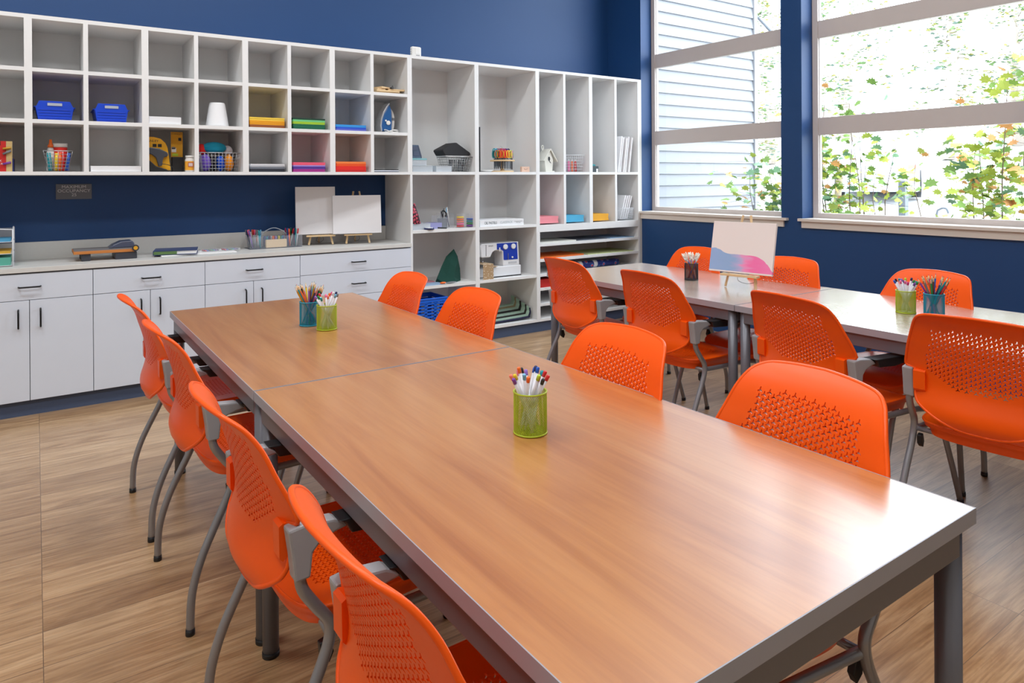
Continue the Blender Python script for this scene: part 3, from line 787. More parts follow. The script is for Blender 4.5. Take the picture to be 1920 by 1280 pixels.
# marker caddy
CX, CY = .966, .315
t = thing('art_caddy', 'clear caddy with handle, packed with markers, on the counter', 'caddy', (CX, CY, CZ))
ACR = clear_plastic('clear_acrylic', (214, 220, 230), .09)
mb = MB()
for a, b_, c, d in ((-.185, -.182, -.075, .075), (.182, .185, -.075, .075), (-.085, -.082, -.075, .075), (.082, .085, -.075, .075)): mb.box(a, b_, c, d, .003, .088)
mb.box(-.185, .185, -.078, -.075, .0, .088); mb.box(-.185, .185, .075, .078, 0, .088)
mb.build('walls', ACR, t)
MB().box(-.185, .185, -.075, .075, 0, .0028).build('base', mat('dark_base', (56, 60, 78), .4), t)
MB().tube(catmull([(-.09, 0, .088), (-.07, 0, .115), (0, 0, .142), (.07, 0, .115), (.09, 0, .088)], 5), .003, 8).build('handle', mat('clear_handle', (190, 200, 212), .15), t)
# pale card box in front compartment
tag(MB().box(CX - .074, CX + .074, CY - .072, CY - .044, CZ + .004, CZ + .062).build('craft_stick_bundle', mat('stick_wood', (222, 196, 160), .6), bev=.004), 'bundle of pale craft sticks in front compartment of marker caddy', 'craft sticks')
def put(kind, maker, c, p0, p1, lab, grp):
    d = Vector(p1) - Vector(p0); q = d.normalized().to_track_quat('Z', 'Y').to_euler(); key = (kind, c)
    if key not in _pro:
        t = maker(c); _pro[key] = t; t.location = p0; t.rotation_euler = q; t['label'] = lab; t['group'] = grp
    else: dup(_pro[key], p0, 0, lab, grp, rot=q)
rn = random.Random(11)
for side, cols in ((-1, ['grey', 'pink', 'red', 'black', 'grey', 'teal', 'grey', 'coral', 'red', 'orange', 'grey', 'violet', 'pink', 'navy', 'orange', 'light blue']), (1, ['orange', 'red', 'teal', 'purple', 'navy', 'red', 'magenta', 'teal', 'blue', 'black', 'green', 'purple', 'light blue', 'orange', 'teal', 'navy'])):
    for i, c in enumerate(cols):
        bx = CX + side * (.10 + .065 * rn.random()); by = CY + rn.uniform(-.06, .06)
        tx = bx + side * rn.uniform(-.012, .035) if i % 3 else bx + rn.uniform(-.01, .01); ty = by + rn.uniform(-.01, .01)
        put('marker', make_marker, c, (bx, by, CZ + .006), (tx, ty, CZ + .13), '%s marker standing in the %s end of the clear counter caddy' % (c, 'left' if side < 0 else 'right'), 'markers in the %s end of the caddy' % ('left' if side < 0 else 'right'))
t = None
for i, c in enumerate(['navy', 'blue', 'teal', 'blue', 'navy', 'white', 'orange', 'red', 'violet', 'green', 'yellow', 'green', 'teal', 'blue']):
    x = CX - .07 + i * .0108
    tag(MB().lathe([(.0065, 0), (.0065, .072), (.004, .077)], (x, CY + .0 + .012 * (i % 2), CZ + .006), 8).build('paint_marker', cm(c)), '%s paint marker upright in the middle of the clear caddy' % c, 'marker', 'paint markers in the caddy middle')

# sign
t = thing('occupancy_sign', 'small grey wall sign reading MAXIMUM OCCUPANCY 25', 'sign', (-.256, .4695, 1.2705))
MB().box(-.098, .098, -.006, 0, -.049, .049).build('plate', mat('sign_grey', (104, 108, 116), .45), t, bev=.001)
text('lettering', 'MAXIMUM\nOCCUPANCY\n25', .0275, (0, -.0066, .004), (PI / 2, 0, 0), mat('sign_letter', (206, 208, 212), .5), t, sx=1.05, line=.92)

# wall plug / alarm on top of the shelves
t = thing('alarm_box', 'small white alarm box standing on top of the shelves', 'alarm', (2.0, .07, 2.2938))
MB().box(-.042, .042, -.02, .02, 0, .082).build('housing', mat('white_plastic', (236, 234, 230), .35), t, bev=.012)
MB().box(-.014, .030, -.0235, -.0205, .022, .070).build('cover_panel', mat('white_plastic', (236, 234, 230), .35), t, bev=.003)
MB().box(-.008, .024, -.0245, -.0237, .008, .014).build('marking', mat('print_grey', (120, 120, 124), .6), t)
for i in range(3): MB().box(-.0435, -.0423, -.008, .0, .02 + i * .018, .026 + i * .018).build('vent', mat('print_grey', (120, 120, 124), .6), t)

# ================================================================ CUBBY CONTENTS
Z1, Z2, Z3 = 1.3935, 1.6950, 1.9910
BIN = mat('blue_bin_plastic', (14, 68, 200), .35)
def bin_(x0, x1, z, label):
    c = (x0 + x1) / 2; w = x1 - x0
    t = thing('storage_bin', label, 'bin', (c, .05, z))
    hw = w / 2; mb = MB()
    mb.frustum(-hw * .86, hw * .86, 0, .24, 0, -hw, hw, -.012, .27, .075)
    mb.v = mb.v; 
    b = MB(); t_ = .003
    # four sloping walls and a floor
    for sgn in (-1, 1):
        b.prism([(sgn * hw * .86, 0), (sgn * hw, .075), (sgn * hw + sgn * .008, .075), (sgn * hw + sgn * .008, .079), (sgn * (hw - .004), .079), (sgn * (hw * .86 - .004), .003)], 'y', 0, .26)
    b.box(-hw * .86, hw * .86, 0, .25, 0, .003)
    b.build('walls', BIN, t)
    f = MB()
    f.prism([(-hw * .86, 0), (hw * .86, 0), (hw * .98, .075), (hw * .80, .112), (-hw * .80, .112), (-hw * .98, .075)], 'y', -.004, 0)
    MB().prism([(-hw * .86, 0), (hw * .86, 0), (hw * .98, .075), (hw * .80, .10), (-hw * .80, .10), (-hw * .98, .075)], 'y', .25, .254).build('rear_panel', BIN, t)
    for k in range(4): f.box(-hw * .82, hw * .82, -.008, -.004, .010 + k * .016, .013 + k * .016)
    f.build('front_panel', BIN, t, bev=.001)
    MB().box(-.036, .036, -.008, -.0045, .084, .100).build('label_holder', mat('label_grey', (176, 184, 196), .4), t)
    return t
bin_(-.459, -.270, Z2, 'blue plastic bin in second row cubby, left of the two')
bin_(-.164, .014, Z2, 'blue plastic bin in second row cubby, right of the two')
tag(MB().box(.125, .308, .02, .25, Z2, Z2 + .045).build('white_box', mat('white_card', (232, 232, 234), .6), bev=.001), 'low white box in second row cubby left of white shade', 'box')
tag(MB().box(-.188, .080, .015, .28, Z1, Z1 + .034).build('white_box', mat('white_card', (232, 232, 234), .6), bev=.001), 'long low white box in bottom row cubby beside the glue basket', 'box')
tag(MB().lathe([(.072, 0), (.071, .012), (.050, .150), (.046, .160)], (.545, .12, Z2), 32).build('lamp_cone', mat('matte_white', (238, 238, 240), .6)), 'white tapered round cone standing alone in a second row cubby', 'cone')
# red pasta style box
t = thing('craft_straw_box', 'red box with paper straws pictured on its side, left edge cubby', 'box', (-.64, .04, Z1))
MB().box(-.10, .043, 0, .06, 0, .172).build('carton', mat('carton_red', (196, 32, 28), .5), t)
MB().box(.0432, .0445, .001, .059, 0, .172).build('side_panel', mat('carton_cream', (226, 206, 160), .5), t)
for i in range(4): MB().box(.0448, .0454, .006 + i * .014, .012 + i * .014, 0, .172).build('stripe', mat('carton_gold', (186, 150, 70), .5), t)
MB().box(.046, .071, -.0008, 0, 0, .172).box(.0455, .071, 0, .06, .0, .172).build('striped_end', mat('carton_cream', (226, 206, 160), .5), t)
for i in range(4): MB().box(.048 + i * .006, .0505 + i * .006, -.0016, -.0009, 0, .172).build('stripe', mat('carton_gold', (186, 150, 70), .5), t)
for z, c, a in ((.128, 'ochre', .2), (.098, 'grey', .5), (.042, 'purple', .25)):
    MB().tube([(.028, -.010, z), (.066, -.010, z + .04 * a)], .006, 8).build('straw', cm(c), t)
MB().box(-.02, .018, -.0012, -.0002, .148, .170).build('black_patch', BLACK, t)
for i, s in enumerate(('STRAWS', 'CRAFT', 'EXTRA')): pass
text('lettering', '1', .02, (.006, -.0016, .159), (PI / 2, 0, 0), PAPERW, t, extrude=.0002)
text('lettering', 'K\nTA', .017, (.018, -.0006, .052), (PI / 2, 0, 0), PAPERW, t, extrude=.0002)
tag(MB().box(-.568, -.562, .06, .30, Z1, Z1 + .075).build('notebook', mat('notebook_navy', (40, 50, 120), .5)), 'thin navy notebook standing behind the red box, left edge', 'notebook')

def wire_basket(name, label, cx, cy, z, wb, wt, db, dt, h, nx, nz, m, r=.0014, handle=True):
    t = thing(name, label, 'basket', (cx, cy, z))
    def side(p00, p10, p01, p11, nu, nv):
        mb = MB()
        L = lambda a, b, s: tuple(a[i] + (b[i] - a[i]) * s for i in range(3))
        for i in range(nu + 1): mb.tube([L(p00, p10, i / nu), L(p01, p11, i / nu)], r, 4)
        for j in range(nv): mb.tube([L(p00, p01, j / nv), L(p10, p11, j / nv)], r, 4)
        return mb
    a = [(-wb / 2, -db / 2, .001), (wb / 2, -db / 2, .001), (wb / 2, db / 2, .001), (-wb / 2, db / 2, .001)]
    b = [(-wt / 2, -dt / 2, h), (wt / 2, -dt / 2, h), (wt / 2, dt / 2, h), (-wt / 2, dt / 2, h)]
    for i in range(4):
        j = (i + 1) % 4
        side(a[i], a[j], b[i], b[j], nx if i % 2 == 0 else max(3, int(nx * .8)), nz).build('side_grid', m, t)
    side(a[0], a[1], a[3], a[2], nx, 4).build('bottom_grid', m, t)
    MB().tube(b, r * 2.1, 6, closed=True).build('rim', m, t)
    return t
# glue basket
wire_basket('wire_basket', 'small silver wire basket of glue and markers, bottom row cubby', -.350, .115, Z1, .095, .145, .11, .15, .122, 6, 6, WIRE)
for i, (c, x, rx, w_) in enumerate((('teal', -.388, .15, .011), ('yellow', -.362, -.12, .009), ('orange', -.343, -.05, .009), ('red', -.326, -.05, .009), ('blue', -.305, -.18, .010))):
    d = Vector((-rx * .5, 0, 1)).normalized(); p = Vector((x, .085, Z1 + .006))
    tag(MB().tube([p, p + d * .105], w_, 10).build('glitter_glue_tube', cm(c)), '%s glue tube standing in the small silver wire basket' % c, 'glue tube')
t = thing('glue_bottle', 'white glue bottle with orange nozzle in silver wire basket', 'bottle', (-.385, .13, Z1 + .004))
MB().lathe([(.020, 0), (.022, .01), (.022, .11), (.014, .140)], n=16).build('body', mat('glue_white', (228, 226, 222), .4), t)
MB().lathe([(.0155, .1401), (.0155, .152), (.009, .162), (.0065, .188)], n=14).build('nozzle', cm('orange'), t)
t = thing('paste_jar', 'white lidded jar with red band in the silver wire basket', 'jar', (-.337, .135, Z1 + .004))
MB().lathe([(.036, 0), (.036, .142)], n=20).build('body', mat('jar_red', (214, 44, 36), .4), t)
MB().lathe([(.0375, .1421), (.0375, .165)], n=20).build('lid', mat('glue_white', (228, 226, 222), .4), t)
# stapler packages
YEL = mat('package_yellow', (222, 160, 20), .4)
t = thing('tool_package', 'yellow blister card with a black staple gun, bottom row cubby', 'package', (.19, .10, Z1))
MB().prism([(-.085, 0), (.068, .012), (.062, .06), (.050, .155), (.038, .185), (.010, .212), (-.03, .222), (-.085, .222)], 'y', .0, .003).build('card', YEL, t)
MB().prism([(-.08, .145), (-.05, .155), (.0, .148), (.044, .125), (.052, .110), (.045, .098), (.025, .092), (.018, .07), (.016, .04), (-.005, .035), (-.012, .06), (-.02, .09), (-.045, .11), (-.08, .118)], 'y', -.028, -.0005).build('staple_gun', mat('dark_plastic', (58, 60, 68), .4), t, bev=.005)
MB().prism([(-.085, 0), (.058, .0), (.04, .016), (-.02, .036), (-.06, .075), (-.085, .085)], 'y', -.03, -.0005).build('black_base', BLACK, t, bev=.004)
for a in (-.025, .005): MB().box(a - .011, a + .011, -.0012, -.0002, .158, .178).build('picture_square', BLACK, t)
text('lettering', 'STANLEY', .021, (-.045, -.0006, .196), (PI / 2, 0, 0), BLACK, t, extrude=.0002)
tag(MB().tube(catmull([(.20, .065, Z1 + .05), (.235, .06, Z1 + .045), (.262, .06, Z1 + .03), (.27, .065, Z1 + .004)], 4), .0022, 6).build('cable', BLACK), 'thin black cable in front of the yellow tool package', 'cable')
t = thing('tool_package', 'narrow yellow hanging tool package beside the glue jar', 'package', (.305, .17, Z1))
MB().box(-.035, .035, 0, .003, .075, .262).build('card', YEL, t)
MB().box(-.034, .034, -.03, -.0003, 0, .098).build('black_tray', BLACK, t, bev=.003)
for x, z, w_, h_, c in ((.018, .205, .018, .02, 'black'), (-.018, .13, .028, .026, 'white'), (-.02, .15, .022, .014, 'grey'), (-.01, .105, .034, .016, 'lime')):
    MB().box(x - w_ / 2, x + w_ / 2, -.001, -.0002, z, z + h_).build('printed_patch', cm(c), t)
text('lettering', 'STANLEY', .016, (0, -.0006, .25), (PI / 2, 0, 0), BLACK, t, extrude=.0002)
t = thing('glue_jar', 'white glue jar with orange and red label beside the tool package', 'jar', (.362, .055, Z1))
MB().lathe([(.026, 0), (.028, .006), (.028, .075), (.024, .084), (.023, .090)], n=20).build('body', mat('glue_white', (228, 226, 222), .4), t)
MB().lathe([(.0284, .010), (.0284, .068)], n=20, capb=False, capt=False).build('label_band', mat('label_orange', (240, 170, 50), .5), t)
MB().lathe([(.025, .0905), (.025, .104)], n=20).build('lid', mat('white_plastic', (236, 234, 230), .35), t)
MB().box(-.014, .016, -.0292, -.0278, .032, .060).build('label_panel', mat('label_red', (186, 50, 40), .5), t)
MB().box(-.011, .013, -.0298, -.0293, .036, .056).build('label_field', PAPERW, t)
text('lettering', 'MOD\nPODGE', .0095, (.001, -.030, .046), (PI / 2, 0, 0), mat('label_red', (186, 50, 40), .5), t, extrude=.0002)
# yarn basket
wire_basket('wire_basket', 'silver wire basket overflowing with yarn, bottom row cubby', .548, .135, Z1, .215, .245, .17, .20, .126, 11, 6, WIRE)
def yarn(x, y, z, rx, ry, rz_, c, label, rot=0):
    o = thing('yarn_ball', label, 'yarn', (x, y, z), rot)
    o2 = MB().ball((0, 0, 0), rx, ry, rz_, 20, 14, fn=lambda th, a: 1 + .015 * math.sin(14 * th + 3 * a)).build('skein', c, o)
    mb = MB()
    for k in range(9):
        ph = k * .7; pts = []
        for i in range(25):
            a = 2 * PI * i / 24; tl = .5 + .12 * k
            v = Vector((math.cos(a), math.sin(a) * math.cos(tl), math.sin(a) * math.sin(tl)))
            pts.append((v.x * rx * 1.02, v.y * ry * 1.02, v.z * rz_ * 1.02))
        mb.tube(pts[:-1], .0022, 5, closed=True)
    mb.build('strand', c, o)
    return o
yz = Z1 + .006
yarn(.470, .135, yz + .058, .034, .06, .056, mat('yarn_purple', (116, 84, 190), .9), 'purple yarn skein at left inside the wire basket')
yarn(.522, .14, yz + .054, .018, .05, .052, mat('yarn_black', (24, 22, 30), .9), 'black yarn skein between purple and blue yarn')
yarn(.566, .14, yz + .054, .026, .055, .052, mat('yarn_blue', (22, 78, 200), .9), 'bright blue yarn skein in the middle of the wire basket')
yarn(.620, .14, yz + .058, .028, .06, .056, mat('yarn_orange', (244, 150, 20), .9), 'orange yellow yarn skein at right inside the wire basket')
yarn(.452, .15, yz + .145, .032, .04, .034, mat('yarn_red', (222, 36, 30), .9), 'red yarn ball on top left of the yarn basket')
yarn(.528, .13, yz + .157, .072, .04, .036, mat('yarn_turquoise', (16, 140, 170), .9), 'large turquoise yarn skein lying on top of the yarn basket')
yarn(.618, .16, yz + .140, .030, .036, .032, mat('yarn_white', (206, 200, 204), .9), 'white yarn ball on top right of the yarn basket')

# paper packs
def pack(x0, x1, z, h, layers, where, y0=.02, y1=.26):
    rr = random.Random(int(x0 * 1000) + int(z * 100))
    n = len(layers); zz = z
    for name, rgb, fr in layers:
        hh_ = h * fr; k = max(1, int(hh_ / .008)); mb = MB()
        for j in range(k):
            o_ = rr.uniform(0, .004); mb.box(x0 + o_, x1 - rr.uniform(0, .004), y0 + rr.uniform(0, .003), y1, zz + j * hh_ / k, zz + (j + 1) * hh_ / k - .0006)
        tag(mb.build('paper_pack', mat('paper_' + name.replace(' ', '_'), rgb, .65)), '%s pack of construction paper, %s' % (name, where), 'paper', None)
        zz += hh_
pack(.730, .965, Z2, .070, [('brown', (150, 84, 40), .28), ('golden yellow', (236, 160, 20), .4), ('pale yellow', (244, 206, 70), .32)], 'in the yellow pile of its cubby')
pack(1.022, 1.252, Z2, .078, [('deep green', (10, 100, 70), .45), ('lime green', (164, 204, 50), .22), ('mint green', (110, 200, 130), .18), ('very dark green', (14, 60, 44), .15)], 'in the green pile of its cubby')
pack(1.330, 1.565, Z2, .044, [('lilac blue', (96, 100, 190), .3), ('royal blue', (30, 80, 200), .3), ('sky blue', (50, 150, 225), .4)], 'in the blue pile of its cubby')
pack(.730, .965, Z1, .054, [('charcoal', (44, 46, 56), .4), ('mid grey', (120, 126, 136), .25), ('soft grey', (196, 198, 204), .2), ('bright white', (232, 232, 236), .15)], 'in the grey pile of bottom row')
pack(1.020, 1.252, Z1, .068, [('plum', (160, 40, 130), .3), ('deep purple', (90, 60, 160), .28), ('lavender', (170, 150, 220), .12), ('rose pink', (240, 90, 120), .3)], 'in the purple and pink pile of bottom row')
pack(1.330, 1.562, Z1, .076, [('deep red', (190, 22, 22), .2), ('bright red', (232, 36, 26), .36), ('red orange', (240, 84, 20), .24), ('light orange', (244, 130, 60), .2)], 'in the red pile of bottom row')
pack(1.620, 1.828, Z1, .019, [('midnight blue', (20, 26, 50), .3), ('plain white', (226, 230, 240), .35), ('jet black', (24, 24, 30), .35)], 'in thin dark pile at the right bottom cubby')
# picture frames pile
rr = random.Random(5)
spec = [(1.665, .0, 0, .17, .01), (1.675, .03, .012, .20, .10), (1.66, .06, .024, .10, .22), (1.72, .02, .025, .17, -.08), (1.735, .03, .038, .12, -.3)]
for i, (x, y, z, L_, a) in enumerate(((1.765, .06, 0, .21, .05), (1.755, .045, .013, .19, .02), (1.83, .05, .026, .13, -.1), (1.70, .06, .027, .07, .15), (1.735, .06, .040, .10, .35))):
    t = thing('wood_clipboard', ['longest flat pale wood piece at the bottom of the wood pile', 'second pale wood piece up in the wood pile', 'short pale wood piece at right on the wood pile', 'short pale wood piece at left on the wood pile', 'small tilted pale wood piece on top of the wood pile'][i], 'wood piece', (x, y + .04, Z3 + z), a)
    MB().box(-L_ / 2, L_ / 2, -.04, .05, 0, .012).build('board', PINE, t, bev=.001)
t = thing('binder_clip', 'small black metal clip on the pile of pale wood pieces', 'clip', (1.79, .045, Z3 + .04), .3)
MB().tube([(-.018, 0, 0), (0, 0, .022), (.006, 0, .018), (-.010, 0, -.004)], .002, 6).build('wire_loop', BLACK, t)
MB().box(-.012, .008, -.004, .02, -.0005, .008).build('clip_body', BLACK, t)
# iron
t = thing('clothes_iron', 'blue and white clothes iron standing upright in a cubby', 'iron', (1.775, .12, Z2))
prof = [(-.062, .012), (-.068, .05), (-.062, .10), (-.045, .150), (-.018, .195), (.0, .218), (.012, .205), (.022, .17), (.025, .10), (.022, .012)]
MB().prism(prof, 'y', -.045, .045).build('body', mat('iron_blue', (40, 92, 150), .3), t, bev=.012)
MB().prism([(-.070, .008), (-.077, .05), (-.070, .102), (-.052, .155), (-.024, .202), (-.003, .226), (.004, .222), (-.016, .194), (-.043, .148), (-.060, .10), (-.066, .05), (-.060, .008)], 'y', -.05, .05).build('sole_plate', mat('iron_sole', (206, 206, 208), .25, metal=.6), t, bev=.002)
MB().tube(catmull([(.015, 0, .185), (.035, 0, .165), (.048, 0, .12), (.046, 0, .06), (.034, 0, .008)], 5), .014, 12).build('handle', mat('white_plastic', (236, 234, 230), .35), t)
MB().lathe([(.017, 0), (.017, .006), (.010, .008)], (-.010, -.046, .075), 20, M=Matrix.Rotation(PI / 2, 4, 'X')).build('dial', mat('white_plastic', (236, 234, 230), .35), t)
MB().lathe([(.007, 0), (.007, .005)], (-.030, -.046, .092), 14, M=Matrix.Rotation(PI / 2, 4, 'X')).build('button', mat('white_plastic', (236, 234, 230), .35), t)
MB().box(.038, .058, -.0165, -.010, .10, .118).build('thumb_switch', cm('grey'), t)
cp = [(.055 * math.cos(a) + .01, -.055 + .03 * math.sin(a), .010 + .012 * math.sin(a * 1.5)) for a in [i * .5 for i in range(26)]]; cp = [(a_, b_, max(c_, .004)) for a_, b_, c_ in cp]
MB().tube(cp, .003, 6).build('cord', mat('white_plastic', (236, 234, 230), .35), t)

# ================================================================ TALL SHELF CONTENTS
ZA, ZB, ZD = 1.3955, .9415, .5015
FROST = clear_plastic('frosted_box_plastic', (226, 232, 238), .45)
BLUEF = clear_plastic('blue_lid_plastic', (150, 206, 214), .7)
GREYF = clear_plastic('smoky_plastic', (96, 110, 132), .75)
def case(x0, x1, y0, y1, z0, z1, m, name, label, cat='box', lid=None):
    t = thing(name, label, cat, ((x0 + x1) / 2, (y0 + y1) / 2, z0)); hx, hy, h = (x1 - x0) / 2, (y1 - y0) / 2, z1 - z0
    mb = MB(); w_ = .0018
    mb.box(-hx, hx, -hy, -hy + w_, 0, h); mb.box(-hx, hx, hy - w_, hy, 0, h); mb.box(-hx, -hx + w_, -hy + w_, hy - w_, 0, h); mb.box(hx - w_, hx, -hy + w_, hy - w_, 0, h); mb.box(-hx + w_, hx - w_, -hy + w_, hy - w_, 0, w_)
    mb.build('tray', m, t)
    MB().box(-hx - .002, hx + .002, -hy - .002, hy + .002, h + .0004, h + (.004 if lid is None else .014)).build('lid', lid or m, t)
    return t
def beads(x0, x1, y0, y1, z0, z1, cols, label, n=70):
    mb = MB(); rb = random.Random(int(x0 * 997)); ms = [cm(c) for c in cols]
    for i in range(n):
        mb.ball((rb.uniform(x0, x1), rb.uniform(y0, y1), rb.uniform(z0, z1)), .004, .004, .004, 6, 4, m=i % len(ms))
    tag(mb.build('bead_fill', ms), label, 'beads', kind='stuff')
case(1.945, 2.118, .02, .17, ZA, ZA + .045, FROST, 'bead_box', 'clear box with turquoise beads at the shelf bottom left')
beads(1.955, 2.04, .03, .16, ZA + .006, ZA + .036, ('teal', 'light blue', 'white'), 'turquoise beads inside the lower clear box')
case(1.945, 2.070, .03, .16, ZA + .050, ZA + .092, FROST, 'bead_box', 'clear bead box with aqua lid on top of the larger one', lid=BLUEF)
beads(1.953, 2.062, .04, .15, ZA + .056, ZA + .086, ('navy', 'teal', 'grey', 'white', 'brown'), 'mixed dark beads inside the aqua lidded box')
case(2.150, 2.290, .02, .15, ZA, ZA + .044, FROST, 'clear_case', 'empty clear divided case in the middle of the shelf')
tag(MB().box(2.10, 2.27, .25, .38, ZA, ZA + .050).build('lidded_case', BLUEF, bev=.003), 'pale blue flat case behind the clear divided case', 'box')
t = thing('parts_organizer', 'smoky grey compartment organizer leaning at the shelf left', 'organizer', (1.942, .10, ZA + .110)); t.rotation_euler = (-.12, 0, 0)
MB().prism([(0, 0), (.125, 0), (.100, .105), (0, .105)], 'y', 0, .03).build('case_body', GREYF, t, bev=.003)
for x, z, w_, h_ in ((.008, .06, .03, .03), (.045, .06, .045, .03), (.008, .015, .035, .035), (.05, .015, .045, .035)): MB().box(x, x + w_, -.003, -.0004, z, z + h_).build('compartment', mat('slate_plastic', (78, 84, 104), .3), t)
MB().prism([(.112, .01), (.121, .01), (.100, .098), (.092, .098)], 'y', -.003, -.0004).build('hinge_strip', mat('slate_plastic', (78, 84, 104), .3), t)
wire_basket('wire_basket', 'silver wire basket under the black folded case', 2.380, .130, ZA, .165, .228, .15, .19, .122, 10, 6, WIRE)
rb = random.Random(8)
for i in range(10):
    x = 2.315 + i * .0145; tag(MB().tube([(x, .10 + .05 * rb.random(), ZA + .006), (x + rb.uniform(-.01, .01), .12, ZA + .10)], .005, 6).build('metal_tool', mat('steel_tool', (120, 124, 130), .35, metal=.6)), 'thin grey metal tool inside the wire basket under the black case', 'tool', 'metal tools in the wire basket')
t = thing('folded_case', 'black folded case lying on top of the silver wire basket', 'case', (2.352, .13, ZA + .1285))
MB().prism([(-.105, .004), (-.128, .04), (-.126, .052), (-.012, .108), (.004, .108), (.13, .03), (.135, .012), (.12, .002)], 'y', -.08, .08).build('cover', mat('black_fabric', (34, 34, 38), .7), t, bev=.008)
MB().box(-.10, .125, -.084, .082, -.002, .0018).build('white_edge', PAPERW, t)
# scissors rack
t = thing('scissors_rack', 'round two-tier wooden rack full of colourful scissors', 'scissors rack', (2.873, .16, ZA))
MB().lathe([(.10, 0), (.10, .012)], n=32).build('base', PINE, t, bev=.002)
MB().lathe([(.108, .092), (.108, .105)], n=32).build('upper_disc', PINE, t, bev=.002)
MB().lathe([(.022, .0121), (.012, .03), (.012, .0919)], n=16).build('post', PINE, t)
MB().tube(catmull([(0, 0, .105), (0, 0, .21), (-.02, 0, .222), (-.035, 0, .205), (-.02, 0, .195)], 4), .0018, 6).build('hook', WIRE, t)
def make_scissors(c):
    t = thing('scissors', '', 'scissors')
    mb = MB()
    for s in (-1, 1): mb.tube([(s * .014 + .014 * math.cos(a), 0, .118 + .030 * math.sin(a)) for a in [2 * PI * k / 14 for k in range(14)]], .0052, 6, closed=True)
    mb.build('handles', cm(c), t)
    MB().prism([(-.007, .082), (.007, .082), (.006, .0), (.0, -.012), (-.006, 0)], 'y', -.0015, .0015).build('blades', mat('steel_blade', (90, 94, 100), .3, metal=.7), t)
    return t
sc_cols = ['teal', 'dark green', 'orange', 'ochre', 'red', 'red', 'orange', 'yellow', 'lime', 'green', 'pink', 'violet', 'orange', 'coral']
n = len(sc_cols)
for i, c in enumerate(sc_cols):
    a = PI * 1.0 + (i + .5) * PI / n
    x = 2.873 + .088 * math.cos(a); y = .16 + .088 * math.sin(a)
    key = ('sci', c)
    lab = '%s handled scissors hanging in the front rim of the wooden rack' % c
    if key not in _pro:
        q = make_scissors(c); _pro[key] = q; q.location = (x, y, ZA + .035); q.rotation_euler = (0, 0, a + PI / 2); q['label'] = lab; q['group'] = 'scissors in the wooden rack'
    else: dup(_pro[key], (x, y, ZA + .035), a + PI / 2, lab, 'scissors in the wooden rack')
for i, c in enumerate(['teal', 'light blue', 'red', 'magenta', 'red', 'purple', 'navy']):
    x = 2.873 - .06 + i * .02; lab = '%s handled scissors in the raised inner ring of the rack' % c; key = ('sci', c)
    if key not in _pro:
        q = make_scissors(c); _pro[key] = q; q.location = (x, .175, ZA + .055); q['label'] = lab; q['group'] = 'inner scissors in the wooden rack'
    else: dup(_pro[key], (x, .175, ZA + .055), 0, lab, 'inner scissors in the wooden rack')
tag(MB().lathe([(.060, 0), (.085, .012), (.087, .016), (.080, .014), (.055, .004)], (2.665, .14, ZA), 28).build('white_dish', mat('white_plastic', (236, 234, 230), .35)), 'shallow white dish left of the scissors rack', 'dish')
t = thing('wood_stamp', 'small square pink wooden stamp right of the scissors rack', 'stamp', (3.035, .05, ZA))
MB().box(-.042, .042, -.012, .012, 0, .046).build('block', mat('stamp_wood', (226, 190, 168), .6), t, bev=.002)
MB().tube([(.018 * math.cos(a), -.0125, .03 + .008 * math.sin(a)) for a in [PI + i * PI / 8 for i in range(9)]], .0012, 5).build('engraving', cm('brown'), t)
tag(MB().box(2.556, 2.562, .02, .10, ZA, ZA + .37).build('black_board', BLACK), 'tall thin black board standing at the left side of scissors shelf', 'board')
# birdhouse
t = thing('birdhouse', 'white wooden birdhouse with black bird shaped hole', 'birdhouse', (3.300, .10, ZA))
WW = mat('white_wood', (226, 224, 214), .6)
MB().prism([(-.030, .01), (.045, .01), (.055, .11), (.018, .195), (-.042, .112)], 'y', -.04, .06).build('body', WW, t, bev=.001)
for a, b_ in (((.018, .205), (.094, .092)), ((.018, .205), (-.060, .10))):
    d = Vector((b_[0] - a[0], 0, b_[1] - a[1])); n_ = Vector((-d.z, 0, d.x)).normalized() * .004
    MB().prism([(a[0] - n_.x, a[1] - n_.z), (b_[0] - n_.x, b_[1] - n_.z), (b_[0] + n_.x, b_[1] + n_.z), (a[0] + n_.x, a[1] + n_.z)], 'y', -.055, .07).build('roof_panel', WW, t)
MB().box(-.036, .062, -.05, .07, 0, .0098).build('floor_board', WW, t)
MB().prism([(.008 + .012 * math.cos(a), .118 + .02 * math.sin(a)) for a in [2 * PI * i / 12 for i in range(12)]], 'y', -.0412, -.0402).prism([(.006, .104), (.018, .096), (.030, .078), (.022, .080), (.008, .095)], 'y', -.0412, -.0402).build('bird_hole', BLACK, t)
MB().tube(catmull([(-.035, 0, .19), (-.045, 0, .225), (-.032, 0, .238), (-.024, 0, .22), (-.03, 0, .195)], 4), .004, 6).build('rope_loop', WW, t)
# white wire basket with bottles
wire_basket('wire_basket', 'white wire basket of red and pink paint bottles', 3.607, .125, ZA, .165, .195, .14, .17, .155, 8, 6, WWIRE)
for i, c in enumerate(['blue', 'magenta', 'pink', 'pink', 'orange', 'coral', 'red', 'red']):
    x = 3.535 + i * .0205
    t = thing('paint_bottle', '%s paint bottle standing in the white wire basket' % c, 'paint bottle', (x, .115 + .02 * (i % 2), ZA + .004), 0, 'paint bottles in the white wire basket')
    MB().lathe([(.0092, 0), (.0095, .01), (.0095, .088), (.005, .098)], n=12).build('bottle', cm(c), t)
    MB().lathe([(.0055, .0981), (.0055, .112)], n=10).build('cap', PAPERW, t)
